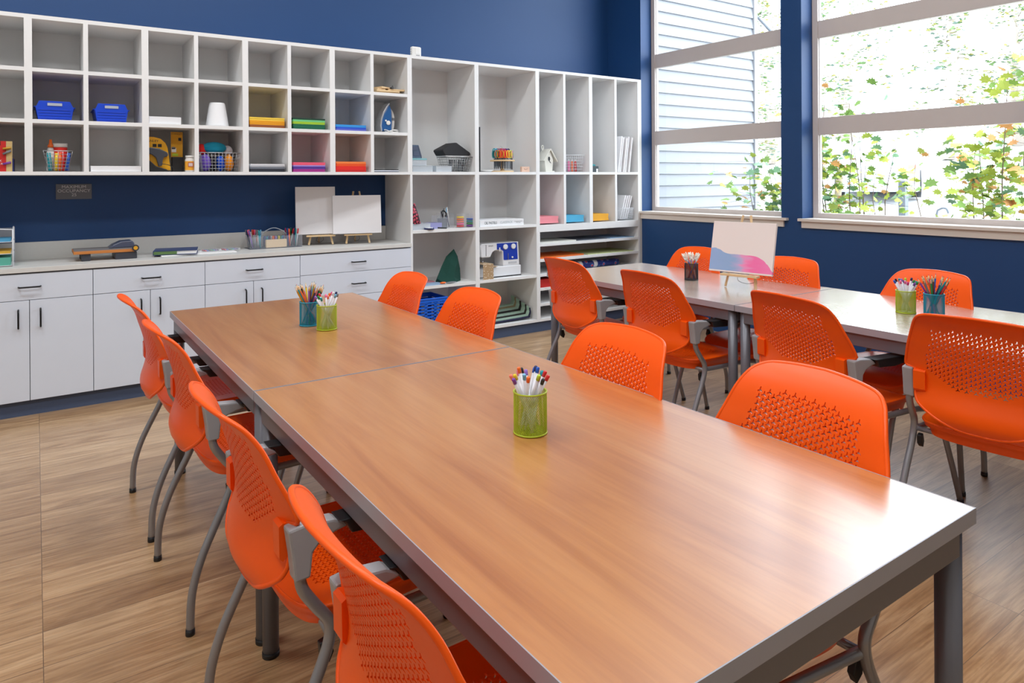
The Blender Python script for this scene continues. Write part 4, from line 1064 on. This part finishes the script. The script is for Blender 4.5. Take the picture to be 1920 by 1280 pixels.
# dark microscope-like hole punch / glue gun set
t = thing('desk_punch', 'dark green desk tool with small white tag on narrow shelf', 'desk tool', (3.845, .10, ZA))
MB().box(-.062, .062, -.03, .05, 0, .058).build('base', mat('dark_teal_plastic', (26, 42, 50), .4), t, bev=.006)
MB().box(-.062, -.035, -.02, .03, .058, .145).build('upright', mat('dark_teal_plastic', (26, 42, 50), .4), t, bev=.005)
MB().tube(catmull([(-.05, 0, .145), (-.052, 0, .17), (-.035, 0, .172)], 3), .003, 6).build('hook', BLACK, t)
MB().ball((.01, 0, .064), .035, .02, .012).build('green_detail', cm('teal'), t)
MB().box(.030, .050, -.032, -.0303, 0, .032).build('white_tag', PAPERW, t)
# white boards
for k in range(5):
    o = MB().box(-.008, .008, 0, .30, 0, .345 - .008 * (k % 3)).build('canvas_board', CANVAS, bev=.001); o.location = (4.125 + k * .034, .03 + .012 * (k % 2), ZA + .0012 + (0 if k < 5 else 0)); o.rotation_euler = (0, .14, 0)
    tag(o, ['leftmost', 'second', 'middle', 'fourth', 'rightmost'][k] + ' of five white canvas boards leaning in the top right slot', 'canvas board', 'white canvas boards in the top right slot')
wire_basket('wire_basket', 'white wire basket of small white boards in the lower right slot', 4.215, .13, ZB, .185, .205, .19, .20, .105, 14, 8, WWIRE)
for k in range(4):
    o = MB().box(-.007, .007, 0, .16, 0, .235 - .006 * (k % 2)).build('canvas_board', CANVAS, bev=.001); o.location = (4.165 + k * .027, .05, ZB + .0045); o.rotation_euler = (0, .30, 0)
    tag(o, ['leftmost', 'second', 'third', 'rightmost'][k] + ' of four small white boards standing in the white wire basket', 'canvas board', 'small white boards in the white wire basket')
# coloured paper blocks
for x0, x1, h, n_, c in ((3.165, 3.392, .060, 'pink', (244, 150, 160)), (3.458, 3.690, .060, 'sky blue', (80, 176, 216)), (3.780, 3.996, .062, 'amber', (240, 176, 50))):
    mb = MB(); rr = random.Random(int(x0 * 100))
    for j in range(10): mb.box(x0, x1 - .002 - .002 * rr.random() - (.006 * math.sin(j * .35)), .03 + .002 * rr.random(), .30, ZB + j * h / 10 + .0002, ZB + (j + 1) * h / 10)
    tag(mb.build('paper_block', mat('block_' + n_.replace(' ', '_'), c, .7)), 'thick %s block of paper in its narrow shelf slot' % n_, 'paper')
# second shelf of first tall unit
t = thing('pattern_cone', 'red and black patterned paper cone at the left of shelf', 'cone', (1.990, .09, ZB + .046))
pmk = mat('cone_red', (206, 90, 106), .6)
pk = pmk.node_tree; vo = pk.nodes.new('ShaderNodeTexVoronoi'); vo.inputs['Scale'].default_value = 55; rpk = ramp(pk, [(.35, (226, 90, 110)), (.55, (60, 26, 40))]); tck = pk.nodes.new('ShaderNodeTexCoord')
pk.links.new(tck.outputs['Object'], vo.inputs['Vector']); pk.links.new(vo.outputs['Distance'], rpk.inputs[0]); pk.links.new(rpk.outputs[0], pk.nodes['Principled BSDF'].inputs['Base Color'])
MB().lathe([(.050, 0), (.006, .16)], n=24).build('cone', pmk, t)
case(1.945, 2.110, .05, .19, ZB, ZB + .044, FROST, 'clear_case', 'clear flat case under the red patterned cone')
tag(MB().box(2.115, 2.230, .08, .20, ZB, ZB + .045).build('violet_box', mat('violet_print', (150, 150, 196), .5), bev=.001), 'small violet printed box right of the clear flat case', 'box')
t = thing('tape_roll', 'small white and navy tape roll lying at the shelf front', 'tape', (2.085, .025, ZB))
MB().lathe([(.040, 0), (.040, .012)], n=28).build('tape', cm('navy'), t); MB().lathe([(.030, .0121), (.030, .015)], n=28).build('core', PAPERW, t)
tag(MB().tube([(2.16, .02, ZB + .010), (2.235, .012, ZB + .006)], .006, 10).build('black_marker', BLACK), 'short black marker lying at the shelf front', 'marker')
t = thing('acrylic_organizer', 'clear acrylic organizer of pens and small tools', 'organizer', (2.29, .13, ZB))
mb = MB()
for x in (-.10, -.055, -.0, .055): mb.box(x, x + .002, -.04, .05, 0, .12 if x > -.06 else .105)
mb.box(-.10, .057, -.042, -.04, 0, .085); mb.box(-.10, .057, .05, .052, 0, .10); mb.box(-.10, .057, -.04, .05, 0, .002)
mb.build('walls', mat('x', (0, 0, 0)) if False else ACR, t)
MB().box(-.05, -.005, -.03, .045, .003, .075).build('grey_cup', mat('steel_tool', (120, 124, 130), .35, metal=.6), t)
for i in range(8):
    x = -.045 + i * .013; c = ['black', 'black', 'grey', 'grey', 'light blue', 'grey', 'navy', 'white'][i]
    q0 = Vector((2.29 + x, .13 + .01 * (i % 3), ZB + .0035)); q1 = q0 + Vector((.03 * math.sin(i * 1.7), .01, .11 + .06 * ((i * 37) % 10) / 10))
    if i > 0: tag(MB().tube([q0, q1], .003, 8).build('thin_pen', cm(c)), '%s thin pen in the clear acrylic organizer' % c, 'pen', 'thin pens in the acrylic organizer')
tag(MB().tube(catmull([(2.262, .12, ZB + .09), (2.250, .12, ZB + .125), (2.268, .12, ZB + .14), (2.292, .12, ZB + .115), (2.285, .12, ZB + .09)], 4), .006, 8).build('black_loop', BLACK), 'black rubber loop sticking out of the acrylic organizer', 'loop')
for cxx, zh, cols, nm in ((2.395, .108, ('red', 'pink', 'coral', 'orange', 'yellow'), 'red to yellow'), (2.488, .102, ('purple', 'green', 'teal', 'blue'), 'purple to blue')):
    t = thing('stacked_jars', 'clear tube of %s craft discs on the shelf' % nm, 'jar', (cxx, .07, ZB))
    MB().lathe([(.034, 0), (.034, zh), (.028, zh + .008)], n=20).build('clear_tube', ACR, t)
    for i, c in enumerate(cols): MB().lathe([(.030, .006 + i * .018), (.030, .018 + i * .018)], n=18).build('disc', cm(c), t)
# pastels box
t = thing('pastel_box', 'long white box labelled oil pastels on the shelf', 'box', (2.558, .025, ZB))
MB().box(0, .442, 0, .25, 0, .052).build('carton', mat('white_card', (232, 232, 234), .6), t, bev=.001)
text('lettering', 'OIL PASTELS', .030, (.105, -.0006, .027), (PI / 2, 0, 0), mat('print_dark_green', (60, 80, 80), .6), t, extrude=.0002, sx=.75)
text('lettering', 'CLASSPACK', .028, (.262, -.0006, .028), (PI / 2, 0, 0), mat('print_light', (176, 186, 190), .6), t, extrude=.0002, sx=.85)
text('lettering', '12 assorted colors\n336 count', .011, (.385, -.0006, .027), (PI / 2, 0, 0), mat('print_grey', (120, 120, 124), .6), t, extrude=.0002)
# third shelf
t = thing('green_cloth', 'dark green cloth draped into a peaked cone shape', 'cloth', (2.315, .13, ZD))
mb = MB()
gv = [(.052, .0, .262), (.082, -.010, .200), (.098, -.020, .10), (.100, -.025, 0), (.03, -.075, 0), (.015, -.060, .045), (.0, -.035, .145), (.038, -.052, .115), (-.075, -.050, 0), (-.112, -.015, .035), (-.065, .0, .125), (-.02, .0, .205), (-.10, .04, 0), (.05, .07, 0), (.09, .05, .05), (.045, .03, .19), (.028, -.012, .225), (-.04, -.045, .05), (.065, -.035, .15)]
gfc = [(0, 16, 18, 1), (1, 18, 2), (16, 6, 7, 18), (18, 7, 2), (7, 5, 4, 3, 2), (6, 17, 5, 7), (17, 8, 4, 5), (11, 10, 6, 16), (0, 11, 16), (10, 9, 17, 6), (9, 8, 17), (9, 12, 8), (10, 12, 9), (11, 15, 12, 10), (0, 15, 11), (15, 13, 12), (0, 1, 15), (1, 2, 14, 15), (2, 3, 14), (14, 3, 13), (15, 14, 13), (12, 13, 3, 4, 8)]
mb.add(gv, gfc)
mb.build('fabric', mat('dark_green_felt', (10, 66, 56), .85), t)
t = thing('rotary_scissors', 'grey scissors with orange pivot lying on the shelf', 'scissors', (2.27, .012, ZD + .004), .1)
MB().ball((0, 0, .006), .055, .014, .006).build('grey_handle', cm('grey'), t); MB().ball((-.07, .008, .008), .03, .012, .008).build('orange_grip', cm('orange'), t)
tag(MB().box(2.0, 2.22, .01, .14, ZD, ZD + .003).build('patterned_sheet', mat('blue_sheet', (150, 176, 206), .6, noise=.3, nscale=90)), 'pale blue patterned sheet lying on the third shelf', 'sheet')
tag(MB().box(2.02, 2.20, .15, .26, ZD, ZD + .008).build('pink_card', mat('pink_card', (200, 130, 140), .6)), 'thin pink card lying beside the green cloth', 'card')
tag(MB().lathe([(.028, 0), (.030, .03), (.030, .09), (.020, .11)], (1.965, .10, ZD), 18).build('yellow_bottle', mat('yellow_bottle', (226, 170, 40), .4)), 'yellow bottle partly hidden at the left of the third shelf', 'bottle')
# blue laundry style basket
t = thing('plastic_basket', 'bright blue slotted plastic basket on the bottom shelf', 'basket', (2.10, .17, .1125))
BB = mat('basket_blue', (20, 100, 220), .35); hw, hd, H_ = .125, .12, .28
for s, ax in ((-1, 'y'), (1, 'y'), (-1, 'x'), (1, 'x')):
    mb = MB(); L_ = hw if ax == 'y' else hd
    def bar(a, b_, z0, z1):
        k0 = 1 + .14 * z0 / H_; k1 = 1 + .14 * z1 / H_; th = .003
        off = (hd if ax == 'y' else hw) * s
        for kk in (0,):
            if ax == 'y': vs = [(a * k0, off * k0, z0), (b_ * k0, off * k0, z0), (b_ * k1, off * k1, z1), (a * k1, off * k1, z1)]; n_ = (0, s * th, 0)
            else: vs = [(off * k0, a * k0, z0), (off * k0, b_ * k0, z0), (off * k1, b_ * k1, z1), (off * k1, a * k1, z1)]; n_ = (s * th, 0, 0)
            vs = vs + [(p[0] + n_[0], p[1] + n_[1], p[2]) for p in vs]
            mb.add(vs, [(0, 1, 2, 3), (7, 6, 5, 4), (0, 4, 5, 1), (1, 5, 6, 2), (2, 6, 7, 3), (3, 7, 4, 0)])
    for k in range(10): bar(-L_, L_, k * .026, k * .026 + .013)
    bar(-L_, L_, .252, .28)
    for k in range(4): x = -L_ + k * (2 * L_ - .02) / 3; bar(x, x + .02, 0, .255)
    mb.build('slotted_side', BB, t)
MB().box(-hw, hw, -hd, hd, 0, .003).build('floor_panel', BB, t)
MB().tube([(-hw * 1.16, -hd * 1.16, H_), (hw * 1.16, -hd * 1.16, H_), (hw * 1.16, hd * 1.16, H_), (-hw * 1.16, hd * 1.16, H_)], .007, 8, closed=True).build('rim', BB, t)
# sewing machine
t = thing('sewing_machine', 'white sewing machine with royal blue front panel on shelf', 'sewing machine', (2.80, .13, ZD + .006))
SW = mat('machine_white', (232, 232, 234), .3); SB = mat('machine_blue', (22, 56, 170), .35)
MB().box(-.115, .205, -.055, .10, 0, .085).build('base', SW, t, bev=.006)
MB().box(-.205, -.115, -.035, .06, .0, .075).build('free_arm', SW, t, bev=.008)
MB().prism([(.025, .085), (.195, .085), (.185, .285), (-.19, .285), (-.205, .272), (-.195, .175), (-.185, .168), (-.105, .168), (-.085, .205), (-.06, .222), (.0, .222), (.018, .205), (.022, .14)], 'y', -.045, .09).build('head_and_arm', SW, t, bev=.006)
MB().prism([(.035, .135), (.176, .135), (.168, .280), (-.040, .280), (-.038, .228), (.004, .228), (.026, .212), (.030, .14)], 'y', -.0475, -.0455).build('blue_panel', SB, t)
for x in (.045, .128): MB().lathe([(.023, 0), (.023, .008), (.017, .011)], (x, -.0476, .248), 20, M=Matrix.Rotation(PI / 2, 4, 'X')).build('dial', SW, t)
MB().lathe([(.008, 0), (.008, .006)], (.118, -.0476, .155), 12, M=Matrix.Rotation(PI / 2, 4, 'X')).build('button', SW, t)
MB().box(-.018, -.008, -.053, -.0476, .215, .245).build('lever', SW, t)
MB().box(.072, .076, -.052, -.0476, .135, .19).build('slot', mat('print_grey', (120, 120, 124), .6), t)
MB().box(.08, .165, -.0475, -.0452, .10, .118).build('vent_panel', mat('machine_grey', (196, 198, 202), .4), t)
MB().tube([(-.155, 0, .168), (-.155, 0, .13)], .003, 8).lathe([(.008, .118), (.008, .135)], (-.155, 0, 0), 10).build('needle_bar', WIRE, t)
MB().box(-.150, -.147, -.0468, -.0452, .18, .275).build('thread_slit', BLACK, t)
MB().lathe([(.028, 0), (.028, .014)], (.186, .02, .23), 20, M=Matrix.Rotation(PI / 2, 4, 'Y')).build('hand_wheel', SW, t)
MB().box(-.11, .205, -.058, .10, -.0055, -.0002).build('base_plate', BLACK, t)
text('lettering', 'SINGER', .014, (-.10, -.0462, .262), (PI / 2, 0, 0), mat('print_grey', (120, 120, 124), .6), t, extrude=.0002)
t = thing('fabric_piece', 'beige floral fabric draped over the sewing machine arm', 'fabric', (2.630, .055, ZD))
fm = mat('floral_beige', (190, 160, 124), .85); fk = fm.node_tree; vo = fk.nodes.new('ShaderNodeTexVoronoi'); vo.inputs['Scale'].default_value = 75; rpk = ramp(fk, [(.2, (236, 228, 214)), (.35, (176, 146, 110))]); tck = fk.nodes.new('ShaderNodeTexCoord')
fk.links.new(tck.outputs['Object'], vo.inputs['Vector']); fk.links.new(vo.outputs['Distance'], rpk.inputs[0]); fk.links.new(rpk.outputs[0], fk.nodes['Principled BSDF'].inputs['Base Color'])
MB().box(-.052, .050, -.042, -.038, -.0, .128).box(-.052, .050, -.038, .14, .1245, .128).box(.05, .12, -.0, .1, .094, .097).build('drape', fm, t, bev=.001)
# striped quilt on bottom shelf
t = thing('quilted_runner', 'folded striped black and mint table runner on bottom shelf', 'fabric', (2.885, .05, .1135))
qm = [mat('mint_cloth', (170, 198, 180), .85), mat('black_print_cloth', (46, 42, 40), .85, noise=.6, nscale=120), mat('navy_cloth', (36, 34, 66), .85), mat('tan_print_cloth', (150, 136, 104), .85, noise=.4, nscale=120)]
mb = MB()
path = [(-.34, .035), (-.10, .045), (.0, .055), (.04, .12), (.06, .16)]
def band(y0, y1, m, dz=0):
    pts = [(-.34, .0 + dz), (.06, .008 + dz), (.19, .012 + dz), (.205, .05 + dz), (.20, .085 + dz)]
    w_ = .012
    for a, b_ in zip(pts, pts[1:]):
        mb.add([(a[0], y0, a[1]), (b_[0], y0, b_[1]), (b_[0], y1, b_[1]), (a[0], y1, a[1]), (a[0], y0, a[1] + w_), (b_[0], y0, b_[1] + w_), (b_[0], y1, b_[1] + w_), (a[0], y1, a[1] + w_)],
               [(3, 2, 1, 0), (4, 5, 6, 7), (0, 1, 5, 4), (1, 2, 6, 5), (2, 3, 7, 6), (3, 0, 4, 7)], m)
ys = [0, .02, .06, .085, .14, .17, .22, .245, .30]
for k, (a, b_) in enumerate(zip(ys, ys[1:])): band(a, b_, [2, 0, 1, 0, 1, 0, 3, 0][k], .001 + k * .010)
mb.build('folded_cloth', qm, t)
# flat file contents
def sheet(x0, x1, y0, y1, z, h, rgb, n_, label, rz=0):
    o = MB().box(-(x1 - x0) / 2, (x1 - x0) / 2, -(y1 - y0) / 2, (y1 - y0) / 2, 0, h).build('paper_sheets', mat('sheet_' + n_, rgb, .65)); o.location = ((x0 + x1) / 2, (y0 + y1) / 2, z); o.rotation_euler = (0, 0, rz)
    return tag(o, label, 'paper')
sheet(3.18, 3.60, .04, .36, .7655, .012, (214, 214, 206), 'printed', 'printed paper sheets in the top slot of the low rack')
sheet(3.62, 4.00, .06, .40, .7655, .006, (90, 96, 110), 'charcoal', 'charcoal paper in the top slot of the low rack')
sheet(4.02, 4.33, .04, .40, .7655, .005, (150, 180, 210), 'paleblue', 'pale blue paper at right in the top slot')
sheet(3.18, 3.70, .05, .38, .6305, .012, (226, 110, 30), 'orange', 'orange paper in the second slot of the low rack', .04)
sheet(3.74, 4.32, .04, .38, .6305, .006, (196, 204, 150), 'palegreen', 'pale green paper in the second slot')
sheet(3.17, 3.60, .03, .38, .3795, .07, (190, 30, 24), 'red', 'red paper block in the fourth slot, left end')
sheet(3.62, 4.0, .03, .38, .2445, .012, (40, 130, 170), 'turquoise', 'turquoise paper in the fifth slot')
t = thing('fabric_roll', 'navy patterned gift wrap roll with red shapes in the slot', 'roll', (3.86, .10, .5025))
rm = mat('navy_print', (30, 48, 130), .5); fk = rm.node_tree; vo = fk.nodes.new('ShaderNodeTexVoronoi'); vo.inputs['Scale'].default_value = 22; rpk = ramp(fk, [(.25, (216, 50, 50)), (.33, (80, 150, 220)), (.45, (24, 40, 120))]); tck = fk.nodes.new('ShaderNodeTexCoord')
fk.links.new(tck.outputs['Object'], vo.inputs['Vector']); fk.links.new(vo.outputs['Distance'], rpk.inputs[0]); fk.links.new(rpk.outputs[0], fk.nodes['Principled BSDF'].inputs['Base Color'])
MB().lathe([(.032, -.32), (.032, .30)], (0, 0, .032), 20, M=Matrix.Rotation(PI / 2, 4, 'Y')).build('wrap', rm, t)
for x in (-.20, -.02): MB().lathe([(.0328, 0), (.0328, .045)], (x, 0, .032), 20, M=Matrix.Rotation(PI / 2, 4, 'Y')).build('paper_band', PAPERW, t)

# ================================================================ OUTSIDE
gm = mat('pale_concrete', (200, 198, 194), .9, noise=.06, nscale=2)
g = MB(); xs = [4.62, 6, 9, 14, 22, 34, 60]; zs = [-.12, -.12, -.10, .45, 1.62, 3.2, 5.0]
vs = [(x, y, z) for x, z in zip(xs, zs) for y in (-16, 40)]
g.add(vs, [(2 * i, 2 * i + 2, 2 * i + 3, 2 * i + 1) for i in range(len(xs) - 1)], 0, True)
struct(g, 'ground', gm)
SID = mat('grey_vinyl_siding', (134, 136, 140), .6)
t = thing('siding_building', 'white lap sided building wing seen through the left window', 'building', (4.7, .9, -.12))
mb = MB(); e = .137; k = 0; z = 0
while z < 6.2:
    mb.prism([(.0, z), (-.030, z), (-.008, z + e + .004), (0, z + e + .004)], 'x', 0, 2.66); z += e
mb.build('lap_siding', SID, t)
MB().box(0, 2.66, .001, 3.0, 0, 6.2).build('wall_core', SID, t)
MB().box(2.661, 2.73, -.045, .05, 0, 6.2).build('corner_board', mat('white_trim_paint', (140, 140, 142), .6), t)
LEAF = [mat('leaf_green', (126, 160, 74), .6), mat('leaf_lime', (176, 190, 70), .6), mat('leaf_blue_green', (110, 150, 110), .6), mat('leaf_orange', (226, 160, 90), .6)]
BARK = mat('bark', (120, 100, 84), .85)
def leafshape(s):
    a = [(0, 0), (.18, .12), (.5, .05), (.38, .28), (.62, .5), (.35, .52), (.25, .78), (.1, .66), (0, 1.0)]
    return [(x * s, y * s) for x, y in a] + [(-x * s, y * s) for x, y in reversed(a[1:-1])]
def sapling(x, y, z0, h, nst, nleaf, spread, label, zmin, mix=(5, 4, 3, 1), ls=.075, seed=1, lean=0.0):
    r = random.Random(seed); t = thing('maple_sapling', label, 'sapling', (x, y, z0))
    st = MB(); lf = MB(); stems = []
    for i in range(nst):
        bx, by = r.uniform(-.08, .08), r.uniform(-.25, .25) * spread
        pts = [(bx, by, 0)]; cx_, cy_ = bx, by; L_ = h * r.uniform(.75, 1.05)
        for k in range(1, 7):
            cx_ += r.uniform(-.04, .04); cy_ += r.uniform(-.05, .05) * spread + lean; pts.append((cx_, cy_, L_ * k / 6))
        st.tube(catmull(pts, 2), [.009 - .007 * q / 12 for q in range(13)], 5); stems.append(pts)
    for i in range(nleaf):
        p = r.choice(stems); zz = r.uniform(zmin, 1.0); f = zz * (len(p) - 1); k = min(len(p) - 2, int(f)); q = Vector(p[k]).lerp(Vector(p[k + 1]), f - k)
        off = Vector((r.gauss(0, .13), r.gauss(0, .17 * spread + .04), r.uniform(-.05, .05))); c = q + off
        s = ls * r.uniform(.6, 1.3)
        M = Matrix.Translation(c) @ Matrix.Rotation(r.uniform(0, 2 * PI), 4, 'Z') @ Matrix.Rotation(r.uniform(-.3, 1.3), 4, 'X') @ Matrix.Rotation(r.uniform(-.5, .5), 4, 'Y')
        sh = leafshape(s)
        mi = r.choices(range(4), mix)[0]
        lf.add([M @ Vector((a, b_, -.15 * abs(a))) for a, b_ in sh], [tuple(range(len(sh)))], mi)
        if off.length > .1 and i % 4 == 0: st.tube([q, c], .0015, 3, caps=False)
    st.build('stems', BARK, t); lf.build('foliage', LEAF, t, fix=False)
    return t
sapling(5.55, -1.34, -.12, 2.35, 5, 640, 1.0, 'leafy maple sapling at the left side of the right window', .3, seed=2)
sapling(5.7, -1.62, -.12, 2.0, 6, 330, 1.1, 'sparser maple sapling to the right of the leaning stake', .35, (3, 6, 2, 1), seed=5)
sapling(5.4, -2.50, -.12, 2.15, 2, 330, .55, 'single yellow green maple sapling toward the right of right window', .42, (2, 7, 1, 1), seed=9)
sapling(5.3, -2.74, -.12, 2.3, 2, 300, .5, 'maple sapling at the right edge of the right window', .4, (3, 5, 1, 3), seed=12)
sapling(5.75, -.60, -.12, 1.75, 5, 380, .9, 'maple sapling with some orange leaves in the left window', .5, (6, 3, 4, 2), ls=.09, seed=21)
t = thing('wooden_stake', 'leaning round wooden stake among the saplings outside', 'stake', (6.45, -.66, -.10))
MB().tube([(0, 0, 0), (.02, -.17, 1.52)], .034, 12).build('pole', mat('stake_wood', (150, 138, 112), .8), t)
t = thing('bollard', 'square grey post standing outside beyond the right window', 'post', (9, -.24, -.10))
MB().box(-.045, .045, -.045, .045, 0, 1.37).build('post', mat('post_grey', (104, 110, 116), .6), t, bev=.004)
MB().box(-.05, .05, -.05, .05, 1.3702, 1.39).build('cap', mat('post_cap', (150, 150, 150), .5), t)
t = thing('bike_hoop', 'curved dark metal hoop outside near the grey post', 'hoop', (9, -.72, -.1))
MB().tube(catmull([(0, .07, .3), (0, .07, .92), (0, .03, 1.02), (0, -.04, 1.03), (0, -.07, .97)], 5), .014, 8).build('tube', mat('post_grey', (104, 110, 116), .6), t)
t = thing('diagonal_brace', 'thin dark diagonal pole beyond the siding building corner', 'pole', (7.6, .9, 3.3))
MB().tube([(0, .16, .3), (0, -.35, -.27)], .02, 8).build('pole', mat('post_grey', (104, 110, 116), .6), t)
# parked car
t = thing('parked_car', 'pale blue car parked far outside behind the saplings', 'car', (17.2, 4.35, .86), .47)
CP = mat('car_paint', (214, 222, 238), .3)
MB().prism([(-2.1, .14), (2.1, .14), (2.15, .6), (1.9, .8), (1.0, .9), (.55, 1.35), (-.9, 1.38), (-1.6, .95), (-2.1, .85)], 'y', -.85, .85).build('body', CP, t, bev=.05)
MB().prism([(.93, .92), (.52, 1.30), (-.85, 1.32), (-1.45, .95)], 'y', -.86, .86).build('windows', mat('car_glass', (150, 164, 188), .2), t)
for x in (-1.3, 1.35):
    for y in (-.8, .8): MB().lathe([(.32, -.1), (.32, .1)], (x, y, .32), 20, M=Matrix.Rotation(PI / 2, 4, 'X')).build('wheel', BLACK, t)
for y in (-.7, .7): MB().box(-2.16, -2.1, y - .08, y + .08, .66, .74).build('tail_light', cm('coral'), t)
def tree(x, y, z0, h, kind, label, seed, n=900):
    r = random.Random(seed); t = thing('distant_tree', label, 'tree', (x, y, z0))
    tr = MB().tube([(0, 0, 0), (r.uniform(-.2, .2), r.uniform(-.2, .2), h * .5), (0, 0, h * .95)], [.22, .14, .03], 8)
    lf = MB(); br = []
    for i in range(46):
        zz = h * (.14 + .82 * i / 46); a = r.uniform(0, 2 * PI); L_ = (h * .24) * (1 - (zz / h) * (.85 if kind == 'c' else .5)) * r.uniform(.6, 1.1)
        e_ = Vector((L_ * math.cos(a), L_ * math.sin(a), zz + (-.12 * L_ if kind == 'c' else .3 * L_)))
        tr.tube([(0, 0, zz), e_], [.03, .008], 4, caps=False); br.append((Vector((0, 0, zz)), e_))
    for i in range(n):
        a, b_ = r.choice(br); f = r.uniform(.25, 1.05); c = a.lerp(b_, f) + Vector((r.gauss(0, .12), r.gauss(0, .12), r.gauss(0, .10)))
        s = r.uniform(.10, .24); M = Matrix.Translation(c) @ Matrix.Rotation(r.uniform(0, 2 * PI), 4, 'Z') @ Matrix.Rotation(r.uniform(-.9, .9), 4, 'X')
        lf.add([M @ Vector(p) for p in ((-s / 2, 0, 0), (0, -s / 4, .01), (s / 2, 0, 0), (0, s / 3, .01))], [(0, 1, 2, 3)], r.choices(range(3), (4, 3, 2))[0])
    tr.build('trunk', mat('pale_bark', (170, 160, 150), .85), t); lf.build('foliage', [mat('far_leaf_green', (96, 124, 74), .7), mat('far_leaf_yellow', (150, 146, 80), .7), mat('far_leaf_grey', (90, 112, 100), .7)], t, fix=False)
import_trees = [(20, 7.6, 1.3, 11, 'c', 'tall conifer nearest the left side of right window'), (25, 9.6, 2.0, 12, 'd', 'pale leafy tree behind the tall conifer, far left'),
    (24, 5.6, 1.9, 7.5, 'c', 'short dense conifer in the middle of the far tree line'), (28, 5.0, 2.4, 8, 'd', 'small pale leafy tree in the middle of the tree line'),
    (26, 2.8, 2.1, 10, 'd', 'leafy tree right of centre in the far tree line'), (23, 1.3, 1.7, 9.5, 'd', 'yellowish leafy tree at the right side of tree line'),
    (28, .4, 2.4, 11, 'c', 'conifer at the far right of the tree line'), (24, 12.2, 1.9, 11, 'd', 'leafy tree beyond the siding building corner'), (20, 10.2, 1.3, 7, 'c', 'small conifer seen in the left window gap')]
for i, (x, y, z, h, kd, lab) in enumerate(import_trees): tree(x, y, z, h, kd, lab, 40 + i, 1100)
# ================================================================ LIGHT
EXPOSURE = 0.0
w = bpy.data.worlds.new('world'); sc.world = w; w.use_nodes = True
bg = w.node_tree.nodes['Background']; bg.inputs[0].default_value = (0.80, 0.90, 1.0, 1); bg.inputs[1].default_value = 7.5
def area(name, loc, sx, sy, power, col=(.95, .98, 1), rot=(0, 0, 0)):
    l = bpy.data.lights.new(name, 'AREA'); l.shape = 'RECTANGLE'; l.size = sx; l.size_y = sy; l.energy = power; l.color = col
    o = bpy.data.objects.new(name, l); COL.objects.link(o); o.location = loc; o.rotation_euler = rot
    return o
for i, (x, y) in enumerate(((-1.2, -1.9), (.9, -1.9), (3.0, -1.9), (-1.2, -4.6), (.9, -4.6), (3.0, -4.6))):
    area('ceiling_lamp', (x, y, 4.30), 1.2, .6, {-1.2: 54, .9: 42, 3.0: 14}[x])
for w_ in (W1, W2):
    p = area('window_portal', (4.62, (w_[0] + w_[1]) / 2, 2.52), 3.1, 1.5, 1, (1, 1, 1), (0, PI / 2, 0)); p.data.cycles.is_portal = True

# ================================================================ CAMERA
cam = bpy.data.cameras.new('camera'); co = bpy.data.objects.new('camera', cam); COL.objects.link(co)
R2 = Vector((0.82253577, -0.56867733, -0.00640316)); U2 = Vector((0.00603474, -0.00253084, 0.99997859)); F2 = Vector((0.56868135, 0.8225568, -0.00135011))
Mx = Matrix(((R2.x, U2.x, -F2.x, -0.46220386), (R2.y, U2.y, -F2.y, -4.81031974), (R2.z, U2.z, -F2.z, 1.32833709), (0, 0, 0, 1)))
co.matrix_world = Mx
cam.sensor_width = 36; cam.lens = 1293.2271 / 1920 * 36; cam.shift_y = -301.3064 / 1920; cam.clip_start = .02; cam.clip_end = 200
sc.camera = co
sc.view_settings.view_transform = 'Standard'; sc.view_settings.look = 'None'; sc.view_settings.gamma = 1; sc.view_settings.exposure = EXPOSURE
try: sc.view_settings.use_curve_mapping = False
except Exception: pass
sc.cycles.max_bounces = 8; sc.cycles.diffuse_bounces = 4; sc.cycles.transparent_max_bounces = 24; sc.cycles.sample_clamp_indirect = 6
sc.cycles.use_denoising = True
